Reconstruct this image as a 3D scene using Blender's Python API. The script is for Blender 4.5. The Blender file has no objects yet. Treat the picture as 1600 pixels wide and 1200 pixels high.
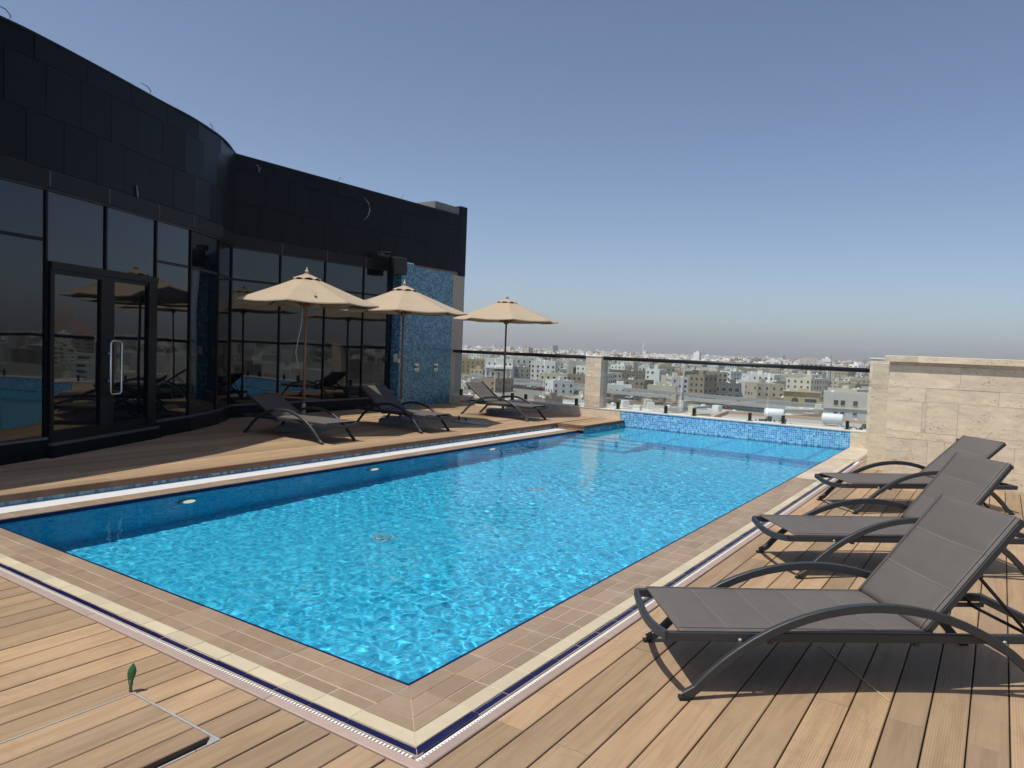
import bpy, math, random
import numpy as np
from mathutils import Matrix, Vector

sc = bpy.context.scene
R = math.radians
rnd = random.Random(7)

# ------------------------------------------------------------------ camera
cam = bpy.data.cameras.new('camera'); cam_o = bpy.data.objects.new('camera', cam)
sc.collection.objects.link(cam_o); sc.camera = cam_o
X_AX = (0.8297, 0.0617, -0.5548); Y_AX = (0.5569, -0.0218, 0.8303); Z_AX = (0.0392, -0.9979, -0.0524)
cam_o.matrix_world = Matrix(((X_AX[0], -X_AX[1], -X_AX[2], 2.204),
                             (Y_AX[0], -Y_AX[1], -Y_AX[2], -2.534),
                             (Z_AX[0], -Z_AX[1], -Z_AX[2], 1.6), (0, 0, 0, 1)))
cam.sensor_width = 36.0; cam.lens = 36.0 * 1142.9 / 1600.0
cam.clip_start = 0.05; cam.clip_end = 20000.0

# ------------------------------------------------------------------ sky, sun, exposure
world = bpy.data.worlds.new('World'); sc.world = world; world.use_nodes = True
wn = world.node_tree
sky = wn.nodes.new('ShaderNodeTexSky'); sky.sky_type = 'NISHITA'; sky.sun_disc = False
SUN = Vector((0.17, 0.40, -1.0))                       # direction the light travels
sky.sun_elevation = math.atan2(1.0, math.hypot(0.17, 0.40))
sky.sun_rotation = math.atan2(-0.17, -0.40)
sky.altitude = 0.0; sky.air_density = 0.7; sky.dust_density = 1.4; sky.ozone_density = 1.5
bg = wn.nodes['Background']; bg.inputs[1].default_value = 0.130
hs = wn.nodes.new('ShaderNodeHueSaturation'); hs.inputs['Saturation'].default_value = 0.95
wn.links.new(sky.outputs[0], hs.inputs['Color']); wn.links.new(hs.outputs[0], bg.inputs[0])
sl = bpy.data.lights.new('sun', 'SUN'); sl.energy = 4.2; sl.angle = R(0.53); sl.color = (1.0, 0.95, 0.87)
sun_o = bpy.data.objects.new('sun', sl); sc.collection.objects.link(sun_o)
sun_o.rotation_euler = SUN.to_track_quat('-Z', 'Y').to_euler()
sun_o.location = (-5, -10, 30)
sl.cycles.is_caustics_light = True
vs = sc.view_settings; vs.view_transform = 'Standard'; vs.look = 'None'; vs.exposure = 0.0; vs.gamma = 1.0
vs.use_curve_mapping = False
sc.cycles.use_denoising = True
sc.cycles.max_bounces = 10; sc.cycles.transparent_max_bounces = 16
sc.cycles.sample_clamp_indirect = 6.0

# ------------------------------------------------------------------ helpers
COL = sc.collection
def put(name, me, parent=None, **props):
    o = bpy.data.objects.new(name, me); COL.objects.link(o)
    if parent is not None: o.parent = parent
    for k, v in props.items(): o[k] = v
    return o
def empty(name, loc=(0, 0, 0), rz=0.0, **props):
    o = bpy.data.objects.new(name, None); COL.objects.link(o); o.location = loc; o.rotation_euler = (0, 0, rz)
    o.empty_display_size = 0.2
    for k, v in props.items(): o[k] = v
    return o
class MB:
    """collects shapes into one mesh"""
    def __init__(s): s.v = []; s.f = []; s.m = []; s.sm = []
    def add(s, v, f, mi=0, smooth=False):
        b = len(s.v); s.v += [tuple(p) for p in v]
        for q in f: s.f.append(tuple(b + i for i in q)); s.m.append(mi); s.sm.append(smooth)
        return s
    def box(s, x0, x1, y0, y1, z0, z1, mi=0):
        v = [(x0, y0, z0), (x1, y0, z0), (x1, y1, z0), (x0, y1, z0), (x0, y0, z1), (x1, y0, z1), (x1, y1, z1), (x0, y1, z1)]
        return s.add(v, [(3, 2, 1, 0), (4, 5, 6, 7), (0, 1, 5, 4), (1, 2, 6, 5), (2, 3, 7, 6), (3, 0, 4, 7)], mi)
    def cbox(s, x0, x1, y0, y1, z0, z1, c, mi=0):
        """box whose top edges are chamfered by c"""
        v = [(x0, y0, z0), (x1, y0, z0), (x1, y1, z0), (x0, y1, z0),
             (x0, y0, z1 - c), (x1, y0, z1 - c), (x1, y1, z1 - c), (x0, y1, z1 - c),
             (x0 + c, y0 + c, z1), (x1 - c, y0 + c, z1), (x1 - c, y1 - c, z1), (x0 + c, y1 - c, z1)]
        f = [(3, 2, 1, 0), (8, 9, 10, 11)]
        for a in range(4):
            b = (a + 1) % 4; f += [(a, b, 4 + b, 4 + a), (4 + a, 4 + b, 8 + b, 8 + a)]
        return s.add(v, f, mi)
    def obox(s, p, ax, L, w, h, mi=0):
        """box from p along plan direction ax: length L, depth w to the left, height h"""
        ax = np.array(ax, float); ax /= np.hypot(*ax); n = np.array([-ax[1], ax[0]])
        q = [np.array(p[:2]), np.array(p[:2]) + ax * L, np.array(p[:2]) + ax * L + n * w, np.array(p[:2]) + n * w]
        v = [(a[0], a[1], p[2]) for a in q] + [(a[0], a[1], p[2] + h) for a in q]
        return s.add(v, [(3, 2, 1, 0), (4, 5, 6, 7), (0, 1, 5, 4), (1, 2, 6, 5), (2, 3, 7, 6), (3, 0, 4, 7)], mi)
    def sweep(s, path, prof, up=(0, 0, 1), mi=0, smooth=False, closed=False, side=None):
        """sweep a profile [(a,b)] (a = sideways, b = up) along a path"""
        P = [Vector(p) for p in path]; n = len(P); k = len(prof); vs_ = []
        for i in range(n):
            if closed: t = P[(i + 1) % n] - P[i - 1]
            else: t = P[min(i + 1, n - 1)] - P[max(i - 1, 0)]
            t.normalize()
            if side is not None: sd = Vector(side); u = sd.cross(t).normalized()
            else:
                u = Vector(up); sd = t.cross(u)
                if sd.length < 1e-5: sd = t.cross(Vector((1, 0, 0)))
                sd.normalize(); u = sd.cross(t).normalized()
            vs_ += [P[i] + sd * a + u * b for a, b in prof]
        f = []
        for i in range(n if closed else n - 1):
            j = (i + 1) % n
            for a in range(k):
                b = (a + 1) % k; f.append((i * k + a, i * k + b, j * k + b, j * k + a))
        if not closed: f += [tuple(range(k))[::-1], tuple((n - 1) * k + a for a in range(k))]
        return s.add(vs_, f, mi, smooth)
    def tube(s, path, r, seg=8, mi=0, **kw):
        prof = [(r * math.cos(2 * math.pi * a / seg), r * math.sin(2 * math.pi * a / seg)) for a in range(seg)]
        return s.sweep(path, prof, mi=mi, smooth=True, **kw)
    def lathe(s, prof, c=(0, 0, 0), seg=16, mi=0, smooth=True):
        v = []; f = []
        for r, z in prof:
            for a in range(seg): v.append((c[0] + r * math.cos(2 * math.pi * a / seg), c[1] + r * math.sin(2 * math.pi * a / seg), c[2] + z))
        for i in range(len(prof) - 1):
            for a in range(seg):
                b = (a + 1) % seg; f.append((i * seg + a, i * seg + b, (i + 1) * seg + b, (i + 1) * seg + a))
        f += [tuple(range(seg))[::-1], tuple((len(prof) - 1) * seg + a for a in range(seg))]
        return s.add(v, f, mi, smooth)
    def mesh(s, name, *mats):
        me = bpy.data.meshes.new(name); me.from_pydata(s.v, [], s.f)
        for m in mats: me.materials.append(m)
        me.polygons.foreach_set('material_index', s.m); me.polygons.foreach_set('use_smooth', s.sm)
        me.update(); return me
    def build(s, name, mats, parent=None, **props):
        mats = mats if isinstance(mats, (list, tuple)) else [mats]
        return put(name, s.mesh(name, *mats), parent, **props)
def rect(w, h): return [(-w / 2, -h / 2), (w / 2, -h / 2), (w / 2, h / 2), (-w / 2, h / 2)]
def rrect(w, h, c):
    a, b = w / 2, h / 2
    return [(-a + c, -b), (a - c, -b), (a, -b + c), (a, b - c), (a - c, b), (-a + c, b), (-a, b - c), (-a, -b + c)]
def copy_tree(root, **props):
    r = root.copy(); COL.objects.link(r)
    for k, v in props.items(): r[k] = v
    for ch in list(root.children):
        c = ch.copy(); COL.objects.link(c); c.parent = r
        for g in list(ch.children):
            d = g.copy(); COL.objects.link(d); d.parent = c
    return r

# ------------------------------------------------------------------ materials
class NT:
    def __init__(s, name):
        s.m = bpy.data.materials.new(name); s.m.use_nodes = True; s.t = s.m.node_tree
        s.p = s.t.nodes['Principled BSDF']; s.out = s.t.nodes['Material Output']
    def n(s, typ, ins=None, **attr):
        nd = s.t.nodes.new('ShaderNode' + typ)
        for k, v in attr.items(): setattr(nd, k, v)
        for k, v in (ins or {}).items(): s.set(nd, k, v)
        return nd
    def set(s, nd, k, v):
        i = nd.inputs[k]
        if hasattr(v, 'is_linked') or isinstance(v, bpy.types.NodeSocket): s.t.links.new(v, i)
        elif isinstance(v, bpy.types.Node): s.t.links.new(v.outputs[0], i)
        elif isinstance(v, tuple) and len(v) == 3 and i.type == 'RGBA': i.default_value = (*v, 1)
        else: i.default_value = v
    def P(s, **kw):
        for k, v in kw.items(): s.set(s.p, k.replace('_', ' '), v)
        return s
    def math(s, op, a, b=None, c=None):
        nd = s.n('Math', operation=op); s.set(nd, 0, a)
        if b is not None: s.set(nd, 1, b)
        if c is not None: s.set(nd, 2, c)
        return nd.outputs[0]
    def mix(s, fac, a, b, blend='MIX'):
        nd = s.n('Mix', data_type='RGBA', blend_type=blend)
        s.set(nd, 0, fac); s.set(nd, 6, a); s.set(nd, 7, b); return nd.outputs[2]
    def ramp(s, fac, stops):
        nd = s.n('ValToRGB'); s.set(nd, 0, fac); el = nd.color_ramp.elements
        while len(el) < len(stops): el.new(0.5)
        for e, (p, c) in zip(el, stops): e.position = p; e.color = (*c, 1) if len(c) == 3 else c
        return nd.outputs[0]
    def pos(s): return s.n('NewGeometry').outputs['Position']
    def scaled(s, v, sc3, loc=None):
        nd = s.n('Mapping', {'Vector': v}); nd.inputs['Scale'].default_value = sc3
        if loc is not None: s.set(nd, 'Location', loc)
        return nd.outputs[0]
    def noise(s, v, scale, detail=3, rough=0.5, dist=0.0):
        nd = s.n('TexNoise', {'Vector': v, 'Scale': scale, 'Detail': detail, 'Roughness': rough, 'Distortion': dist}); return nd.outputs[0]
    def rand(s): return s.n('ObjectInfo').outputs['Random']
    def bump(s, h, strength, dist=0.01, normal=None):
        nd = s.n('Bump', {'Height': h, 'Strength': strength, 'Distance': dist})
        if normal is not None: s.set(nd, 'Normal', normal)
        return nd.outputs[0]
def vcomb(t, x, y, z):
    return t.n('CombineXYZ', {0: x, 1: y, 2: z}).outputs[0]

def plain(name, col, rough=0.6, metal=0.0, var=0.0, nscale=8.0, bump=0.0, bscale=60.0, spec=0.5):
    t = NT(name); p = t.pos(); c = col
    if var:
        f = t.noise(p, nscale, 4, 0.6)
        c = t.mix(f, tuple(x * (1 - var) for x in col), tuple(min(1, x * (1 + var)) for x in col))
        rv = t.math('MULTIPLY_ADD', t.rand(), 0.2 * (var > 0.1), 1 - 0.1 * (var > 0.1))
        c = t.mix(1.0, c, vcomb(t, rv, rv, rv), 'MULTIPLY')
    t.P(Base_Color=c, Roughness=rough, Metallic=metal); t.p.inputs['Specular IOR Level'].default_value = spec
    if bump: t.P(Normal=t.bump(t.noise(p, bscale, 3), bump, 0.004))
    return t.m

def wood(name, light, dark, ribbed=False, rough=0.62):
    t = NT(name); p = t.pos(); r = t.rand()
    off = vcomb(t, t.math('MULTIPLY', r, 37.0), t.math('MULTIPLY', r, 91.0), t.math('MULTIPLY', r, 13.0))
    q = t.scaled(p, (1, 1, 1), off)
    g1 = t.noise(t.scaled(q, (55, 2.2, 1)), 1.0, 5, 0.6, 0.6)
    g2 = t.noise(t.scaled(q, (14, 1.1, 1)), 1.0, 3, 0.55, 1.6)
    g3 = t.noise(p, 0.9, 4, 0.6)
    c = t.mix(g1, tuple(x * 0.80 for x in light), light)
    c = t.mix(t.math('MULTIPLY', t.ramp(g2, [(0.42, (0, 0, 0)), (0.68, (1, 1, 1))]), 0.38), c, dark)
    rr = t.math('MULTIPLY_ADD', r, 0.46, 0.70)
    c = t.mix(1.0, c, vcomb(t, rr, t.math('MULTIPLY_ADD', r, 0.43, 0.71), t.math('MULTIPLY_ADD', r, 0.38, 0.73)), 'MULTIPLY')
    c = t.mix(t.math('MULTIPLY', t.ramp(g3, [(0.45, (0, 0, 0)), (0.75, (1, 1, 1))]), 0.30), c, (0.34, 0.27, 0.2))
    st = t.noise(p, 2.1, 7, 0.72, 0.6)
    c = t.mix(t.math('MULTIPLY', t.ramp(st, [(0.52, (0, 0, 0)), (0.60, (1, 1, 1)), (0.63, (0.35, 0.35, 0.35))]), 0.22), c, (0.20, 0.14, 0.09))
    # pale grit and a few dark scuffs
    sp = t.noise(p, 42.0, 2, 0.7)
    c = t.mix(t.math('MULTIPLY', t.ramp(sp, [(0.74, (0, 0, 0)), (0.78, (1, 1, 1))]), 0.5), c, (0.62, 0.55, 0.45))
    sf = t.noise(t.scaled(p, (5, 2, 1), (3, 8, 0)), 1.3, 6, 0.75)
    c = t.mix(t.math('MULTIPLY', t.ramp(sf, [(0.64, (0, 0, 0)), (0.72, (1, 1, 1))]), 0.35), c, (0.12, 0.075, 0.05))
    h = g1
    if ribbed:
        sx = t.n('SeparateXYZ', {0: p}).outputs[0]
        w = t.math('SINE', t.math('MULTIPLY', sx, 2 * math.pi / 0.0105))
        h = t.math('ADD', t.math('MULTIPLY', w, 0.55), t.math('MULTIPLY', g1, 0.25))
        c = t.mix(t.math('MULTIPLY_ADD', w, 0.09, 0.09), c, tuple(x * 0.55 for x in dark))
    t.P(Base_Color=c, Roughness=rough, Normal=t.bump(h, 0.5 if ribbed else 0.35, 0.003)); t.p.inputs['Specular IOR Level'].default_value = 0.3
    return t.m

def tilemat(name, col, var=0.12, rough=0.45, dirt=0.25):
    t = NT(name); p = t.pos(); r = t.rand()
    f = t.noise(p, 18, 4, 0.65)
    c = t.mix(f, tuple(x * (1 - var) for x in col), tuple(x * (1 + var) for x in col))
    k = t.math('MULTIPLY_ADD', r, 0.22, 0.89); c = t.mix(1.0, c, vcomb(t, k, k, k), 'MULTIPLY')
    d = t.noise(p, 3.1, 6, 0.7)
    c = t.mix(t.math('MULTIPLY', t.ramp(d, [(0.5, (0, 0, 0)), (0.72, (1, 1, 1))]), dirt), c, (0.40, 0.36, 0.30))
    d2 = t.noise(p, 9.0, 6, 0.75)
    c = t.mix(t.math('MULTIPLY', t.ramp(d2, [(0.66, (0, 0, 0)), (0.73, (1, 1, 1))]), dirt * 1.6), c, (0.10, 0.08, 0.06))
    t.P(Base_Color=c, Roughness=rough, Normal=t.bump(t.noise(p, 90, 3), 0.12, 0.003)); return t.m

def mosaic(name, size, cols, grout, mortar=0.08, rough=0.25):
    """small square glass tiles of mixed blues on any axis-aligned face"""
    t = NT(name); geo = t.n('NewGeometry'); p = geo.outputs['Position']
    nx, ny, nz = [t.math('ABSOLUTE', o) for o in t.n('SeparateXYZ', {0: geo.outputs['True Normal']}).outputs]
    x, y, z = t.n('SeparateXYZ', {0: p}).outputs
    fx = t.math('GREATER_THAN', nx, 0.6); fz = t.math('GREATER_THAN', nz, 0.6)
    u = t.math('ADD', t.math('MULTIPLY', fx, y), t.math('MULTIPLY', t.math('SUBTRACT', 1.0, fx), x))
    v = t.math('ADD', t.math('MULTIPLY', fz, y), t.math('MULTIPLY', t.math('SUBTRACT', 1.0, fz), z))
    cu = t.math('DIVIDE', u, size); cv = t.math('DIVIDE', v, size)
    iu = t.math('FLOOR', cu); iv = t.math('FLOOR', cv)
    wn_ = t.n('TexWhiteNoise', {'Vector': vcomb(t, iu, iv, t.math('MULTIPLY', fx, 7.0))}, noise_dimensions='3D')
    k = len(cols); c = t.ramp(wn_.outputs[0], [(i / k, col) for i, col in enumerate(cols)])
    for nd in t.t.nodes:
        if nd.bl_idname == 'ShaderNodeValToRGB': nd.color_ramp.interpolation = 'CONSTANT'
    du = t.math('ABSOLUTE', t.math('SUBTRACT', t.math('FRACT', cu), 0.5)); dv = t.math('ABSOLUTE', t.math('SUBTRACT', t.math('FRACT', cv), 0.5))
    g = t.math('GREATER_THAN', t.math('MAXIMUM', du, dv), 0.5 - mortar / 2)
    c2 = t.mix(g, c, grout)
    t.P(Base_Color=c2, Roughness=rough, Normal=t.bump(t.math('SUBTRACT', 1.0, g), 0.4, 0.002)); return t.m

def travertine(name, col, vertical=False):
    t = NT(name); p = t.pos(); r = t.rand()
    off = vcomb(t, t.math('MULTIPLY', r, 17.0), t.math('MULTIPLY', r, 7.0), t.math('MULTIPLY', r, 31.0))
    q = t.scaled(p, (1, 1, 1), off)
    s1 = (7, 7, 1.4) if vertical else (2.2, 2.2, 8.5)
    a = t.math('ADD', t.math('MULTIPLY', t.noise(t.scaled(q, s1), 1.0, 8, 0.68, 1.1), 0.72), t.math('MULTIPLY', t.noise(q, 5.0, 6, 0.7, 0.8), 0.28))
    b = t.noise(t.scaled(q, tuple(x * 3.1 for x in s1)), 1.0, 4, 0.6, 0.4)
    c = t.ramp(a, [(0.25, tuple(x * 0.62 for x in col)), (0.42, tuple(x * 0.9 for x in col)), (0.55, tuple(x * 1.1 for x in col)), (0.72, tuple(min(1, x * 1.4) for x in col))])
    c = t.mix(t.math('MULTIPLY', b, 0.35), c, (0.70, 0.62, 0.50))
    k = t.math('MULTIPLY_ADD', r, 0.2, 0.88); c = t.mix(1.0, c, vcomb(t, k, t.math('MULTIPLY_ADD', r, 0.18, 0.89), t.math('MULTIPLY_ADD', r, 0.15, 0.9)), 'MULTIPLY')
    pit = t.ramp(t.math('MULTIPLY', t.noise(t.scaled(q, (22, 22, 60) if not vertical else (60, 60, 22)), 1.0, 4, 0.75), t.math('MULTIPLY_ADD', t.noise(q, 3.0, 3), 0.7, 0.65)), [(0.60, (0, 0, 0)), (0.68, (1, 1, 1))])
    wb = t.ramp(t.noise(t.scaled(q, (6, 6, 11)), 1.0, 6, 0.75, 1.5), [(0.58, (0, 0, 0)), (0.72, (1, 1, 1))]); c = t.mix(t.math('MULTIPLY', wb, 0.5), c, (0.80, 0.72, 0.58))
    c = t.mix(t.math('MULTIPLY', pit, 0.6), c, (0.2, 0.15, 0.1))
    t.P(Base_Color=c, Roughness=0.68, Normal=t.bump(t.math('SUBTRACT', b, pit), 0.3, 0.004)); t.p.inputs['Specular IOR Level'].default_value = 0.3
    return t.m

M = {}
M['deck'] = wood('deck_wood', (0.43, 0.295, 0.175), (0.21, 0.125, 0.07))
M['deck_rib'] = wood('deck_wood_ribbed', (0.43, 0.30, 0.175), (0.22, 0.135, 0.075), True)
M['fascia_wood'] = wood('fascia_wood', (0.20, 0.105, 0.06), (0.10, 0.05, 0.03))
M['under'] = plain('deck_underlay', (0.02, 0.017, 0.015), 0.9)
M['brown'] = tilemat('brown_coping_tile', (0.28, 0.20, 0.132), 0.16, 0.5, 0.35)
M['cream'] = tilemat('cream_tile', (0.50, 0.435, 0.30), 0.10, 0.55, 0.30)
M['navy'] = tilemat('navy_tile', (0.006, 0.006, 0.050), 0.25, 0.3, 0.03); M['navy'].node_tree.nodes['Principled BSDF'].inputs['Specular IOR Level'].default_value = 0.25
M['grout'] = plain('pale_grout', (0.47, 0.40, 0.30), 0.85, 0, 0.2, 30)
M['white'] = plain('white_plastic_grate', (0.80, 0.80, 0.79), 0.4, 0, 0.06, 12)
M['pink'] = tilemat('pinkish_stone_trim', (0.36, 0.27, 0.225), 0.14, 0.55, 0.2)
M['stonecop'] = travertine('travertine_coping', (0.44, 0.37, 0.28))
M['trav'] = travertine('travertine', (0.66, 0.56, 0.42))
M['travV'] = travertine('travertine_upright_grain', (0.62, 0.53, 0.40), True)
M['mortar'] = plain('dark_joint', (0.16, 0.13, 0.10), 0.9)
blues = [(0.05, 0.27, 0.56), (0.09, 0.38, 0.68), (0.16, 0.47, 0.74), (0.07, 0.33, 0.62), (0.28, 0.58, 0.80), (0.12, 0.42, 0.70), (0.04, 0.22, 0.50)]
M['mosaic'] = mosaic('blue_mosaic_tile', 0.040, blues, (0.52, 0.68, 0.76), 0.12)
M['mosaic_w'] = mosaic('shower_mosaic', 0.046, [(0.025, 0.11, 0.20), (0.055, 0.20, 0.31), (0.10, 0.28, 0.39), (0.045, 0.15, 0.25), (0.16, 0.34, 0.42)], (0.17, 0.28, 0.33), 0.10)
M['basin'] = mosaic('pool_floor_mosaic', 0.040, [(0.010, 0.33, 0.54), (0.016, 0.40, 0.61), (0.03, 0.46, 0.67), (0.013, 0.36, 0.57), (0.04, 0.50, 0.71)], (0.10, 0.49, 0.66), 0.10, 0.4)
M['basin_line'] = plain('pool_tile_and_shade_blue', (0.010, 0.23, 0.47), 0.4, 0, 0.12, 25)  # dark tile lines, and the shade painted on the shelf front
M['granite'] = plain('black_granite', (0.007, 0.0075, 0.010), 0.32, 0, 0.25, 60, spec=0.12)
M['granite_gap'] = plain('granite_joint', (0.20, 0.19, 0.18), 0.8)
M['band'] = plain('dark_metal_band', (0.010, 0.010, 0.0105), 0.45, spec=0.2)
M['mullion'] = plain('black_mullion', (0.006, 0.0065, 0.008), 0.4, spec=0.2)
M['alu'] = plain('brushed_aluminium', (0.40, 0.39, 0.36), 0.55, 0.25, 0.25, 30)
M['dullalu'] = plain('dull_grey_strip', (0.10, 0.105, 0.11), 0.45, 0.4)
M['silver'] = plain('polished_steel', (0.62, 0.62, 0.60), 0.22, 1.0)
M['black'] = plain('black_metal', (0.010, 0.010, 0.011), 0.4)
M['blackp'] = plain('black_plastic', (0.014, 0.014, 0.015), 0.5)
M['render'] = plain('beige_render', (0.40, 0.35, 0.29), 0.85, 0, 0.08, 3, 0.15, 40)
M['lime'] = plain('white_stone_cap', (0.70, 0.67, 0.60), 0.6, 0, 0.08, 9)
M['frame'] = plain('anthracite_powder_coat', (0.042, 0.047, 0.051), 0.42, 0.25, 0.08, 20)
M['foot'] = plain('black_rubber', (0.012, 0.012, 0.012), 0.8)
M['slab'] = plain('grey_concrete_base', (0.17, 0.17, 0.165), 0.85, 0, 0.2, 14, 0.2, 60)
M['uwood'] = plain('umbrella_hardwood', (0.26, 0.13, 0.065), 0.5, 0, 0.25, 20)
M['uwhite'] = plain('pale_finial', (0.50, 0.45, 0.42), 0.5)
M['cord'] = plain('white_cord', (0.62, 0.62, 0.60), 0.7)
M['green'] = plain('green_plastic_wrap', (0.018, 0.10, 0.035), 0.42, 0, 0.3, 60)
M['pipe'] = plain('grey_pipe', (0.16, 0.17, 0.17), 0.5)
M['plate'] = plain('grey_steel_plate', (0.34, 0.35, 0.35), 0.4, 0.6, 0.12, 20)
M['lens'] = plain('pool_light_lens', (0.80, 0.78, 0.60), 0.3)
M['lens'].node_tree.nodes['Principled BSDF'].inputs['Emission Color'].default_value = (1.0, 0.86, 0.5, 1); M['lens'].node_tree.nodes['Principled BSDF'].inputs['Emission Strength'].default_value = 0.8
M['draincover'] = plain('drain_cover_plastic', (0.16, 0.45, 0.55), 0.5)
M['straw'] = plain('dry_straw', (0.50, 0.40, 0.24), 0.8)

def glassmat():
    t = NT('tinted_facade_glass'); p = t.pos(); r = t.rand()
    off = vcomb(t, t.math('MULTIPLY', r, 9.0), t.math('MULTIPLY', r, 23.0), t.math('MULTIPLY', r, 5.0))
    n = t.noise(t.scaled(p, (0.9, 0.9, 0.55), off), 1.0, 1, 0.4)
    t.P(Base_Color=(0.004, 0.006, 0.010), Roughness=0.015, IOR=1.68, Normal=t.bump(n, 0.10, 0.06))
    return t.m
M['glass'] = glassmat()
def railglass():
    t = NT('clear_rail_glass')
    tr = t.n('BsdfTransparent', {'Color': (0.86, 0.90, 0.89)}); gl = t.n('BsdfGlossy', {'Color': (1, 1, 1), 'Roughness': 0.02})
    fc = t.n('LayerWeight', {'Blend': 0.5}).outputs['Facing']; fr = t.math('MULTIPLY_ADD', t.math('POWER', fc, 5.0), 0.9, 0.04); mx = t.n('MixShader', {0: fr, 1: tr.outputs[0], 2: gl.outputs[0]})
    df = t.n('BsdfDiffuse', {'Color': (0.6, 0.58, 0.54)})
    d = t.ramp(t.noise(t.scaled(t.pos(), (2, 2, 1)), 2.0, 5, 0.7), [(0.35, (0.01, 0.01, 0.01)), (0.8, (0.05, 0.05, 0.05))])
    m2 = t.n('MixShader', {0: d, 1: mx.outputs[0], 2: df.outputs[0]})
    t.t.links.new(m2.outputs[0], t.out.inputs[0]); return t.m
M['railglass'] = railglass()
def watermat():
    t = NT('pool_water')
    t.P(Base_Color=(0.93, 0.99, 1.0), Roughness=0.0, IOR=1.333, Transmission_Weight=1.0); return t.m
M['water'] = watermat()
def slingmat():
    t = NT('taupe_textilene_sling'); tc = t.n('TexCoord').outputs['Object']
    x, y, z = t.n('SeparateXYZ', {0: tc}).outputs
    w = t.math('MULTIPLY', t.math('SINE', t.math('MULTIPLY', x, 2100.0)), t.math('SINE', t.math('MULTIPLY', y, 2100.0)))
    f = t.noise(tc, 7.0, 4, 0.6)
    c = t.mix(f, (0.098, 0.088, 0.080), (0.122, 0.110, 0.100))
    d = t.noise(tc, 2.3, 5, 0.7)
    c = t.mix(t.math('MULTIPLY', t.ramp(d, [(0.5, (0, 0, 0)), (0.8, (1, 1, 1))]), 0.25), c, (0.17, 0.155, 0.14))
    t.P(Base_Color=c, Roughness=0.62, Normal=t.bump(t.math('ADD', t.math('MULTIPLY', w, 0.4), t.math('MULTIPLY', f, 0.5)), 0.2, 0.002)); t.p.inputs['Specular IOR Level'].default_value = 0.35
    return t.m
M['sling'] = slingmat()
M['seam'] = plain('stitched_seam', (0.155, 0.138, 0.13), 0.7)
def canvasmat():
    t = NT('beige_canvas'); p = t.pos(); f = t.noise(p, 3.5, 5, 0.65); g = t.noise(p, 220.0, 2)
    c = t.mix(f, (0.44, 0.355, 0.25), (0.51, 0.415, 0.30))
    t.P(Base_Color=c, Roughness=0.85, Normal=t.bump(t.math('ADD', t.math('MULTIPLY', g, 0.2), f), 0.25, 0.01)); t.p.inputs['Specular IOR Level'].default_value = 0.2
    # cloth lets a little light through
    tl = t.n('BsdfTranslucent', {'Color': (0.55, 0.40, 0.25)}); mx = t.n('MixShader', {0: 0.16, 1: t.p.outputs[0], 2: tl.outputs[0]})
    t.t.links.new(mx.outputs[0], t.out.inputs[0]); return t.m
M['canvas'] = canvasmat()

# ================================================================== ground far below, hill, roads
G = -25.0
def groundmat():
    t = NT('dusty_city_ground'); p = t.pos()
    a = t.noise(p, 0.012, 6, 0.65); b = t.noise(p, 0.09, 4, 0.6)
    c = t.mix(a, (0.22, 0.20, 0.175), (0.36, 0.33, 0.285)); c = t.mix(t.math('MULTIPLY', b, 0.4), c, (0.13, 0.13, 0.13))
    t.P(Base_Color=c, Roughness=0.95); return t.m
M['ground'] = groundmat()
S = 6000.0
MB().add([(-S, -S, G), (S, -S, G), (S, S, G), (-S, S, G)], [(0, 1, 2, 3)]).build('ground', M['ground'], kind='structure')
M['hill'] = plain('brown_rocky_hill', (0.23, 0.17, 0.13), 0.95, 0, 0.3, 0.02)
hv = []; hf = []; N1, N2 = 40, 16
for i in range(N2):
    for j in range(N1):
        x = (j / (N1 - 1) - 0.5) * 2; y = (i / (N2 - 1) - 0.5) * 2
        e = max(0.0, 1 - abs(x) ** 3.2) * max(0.0, 1 - y * y) * (0.85 + 0.15 * math.sin(5 * x + 1.3) + 0.05 * math.sin(17 * x + 3 * y))
        hv.append((x * 130, y * 90, e * 78))
for i in range(N2 - 1):
    for j in range(N1 - 1): hf.append((i * N1 + j, i * N1 + j + 1, (i + 1) * N1 + j + 1, (i + 1) * N1 + j))
hill = MB().add(hv, hf, 0, True).build('hill', M['hill'], kind='structure')
hill.location = (2.2 + 2000 * math.cos(R(75)), 2000 * math.sin(R(75)), G - 1); hill.rotation_euler = (0, 0, R(-15))
M['asphalt'] = plain('asphalt', (0.05, 0.05, 0.052), 0.95, 0, 0.2, 0.3, spec=0.1)
M['concrete'] = plain('pale_concrete', (0.40, 0.40, 0.395), 0.85, 0, 0.12, 0.2)
M['paint'] = plain('road_paint', (0.7, 0.7, 0.68), 0.7)
ra = Vector((130, -28, 0)).normalized(); rn = Vector((-ra.y, ra.x, 0))
def along(c0, s, o, z): q = Vector(c0) + ra * s + rn * o; return (q.x, q.y, z)
C0 = (-110, 366, 0)
q = [along(C0, -900, -13, G + .05), along(C0, 700, -13, G + .05), along(C0, 700, 13, G + .05), along(C0, -900, 13, G + .05)]
road = MB().add(q, [(0, 1, 2, 3)]).build('road', M['asphalt'], kind='structure')
mk = MB()
for s in range(-450, 350, 9):
    for o in (-6.5, 0, 6.5):
        mk.add([along(C0, s, o - .1, G + .06), along(C0, s + 4, o - .1, G + .06), along(C0, s + 4, o + .1, G + .06), along(C0, s, o + .1, G + .06)], [(0, 1, 2, 3)])
mk.build('lane_markings', M['paint'], road, kind='stuff')
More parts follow.
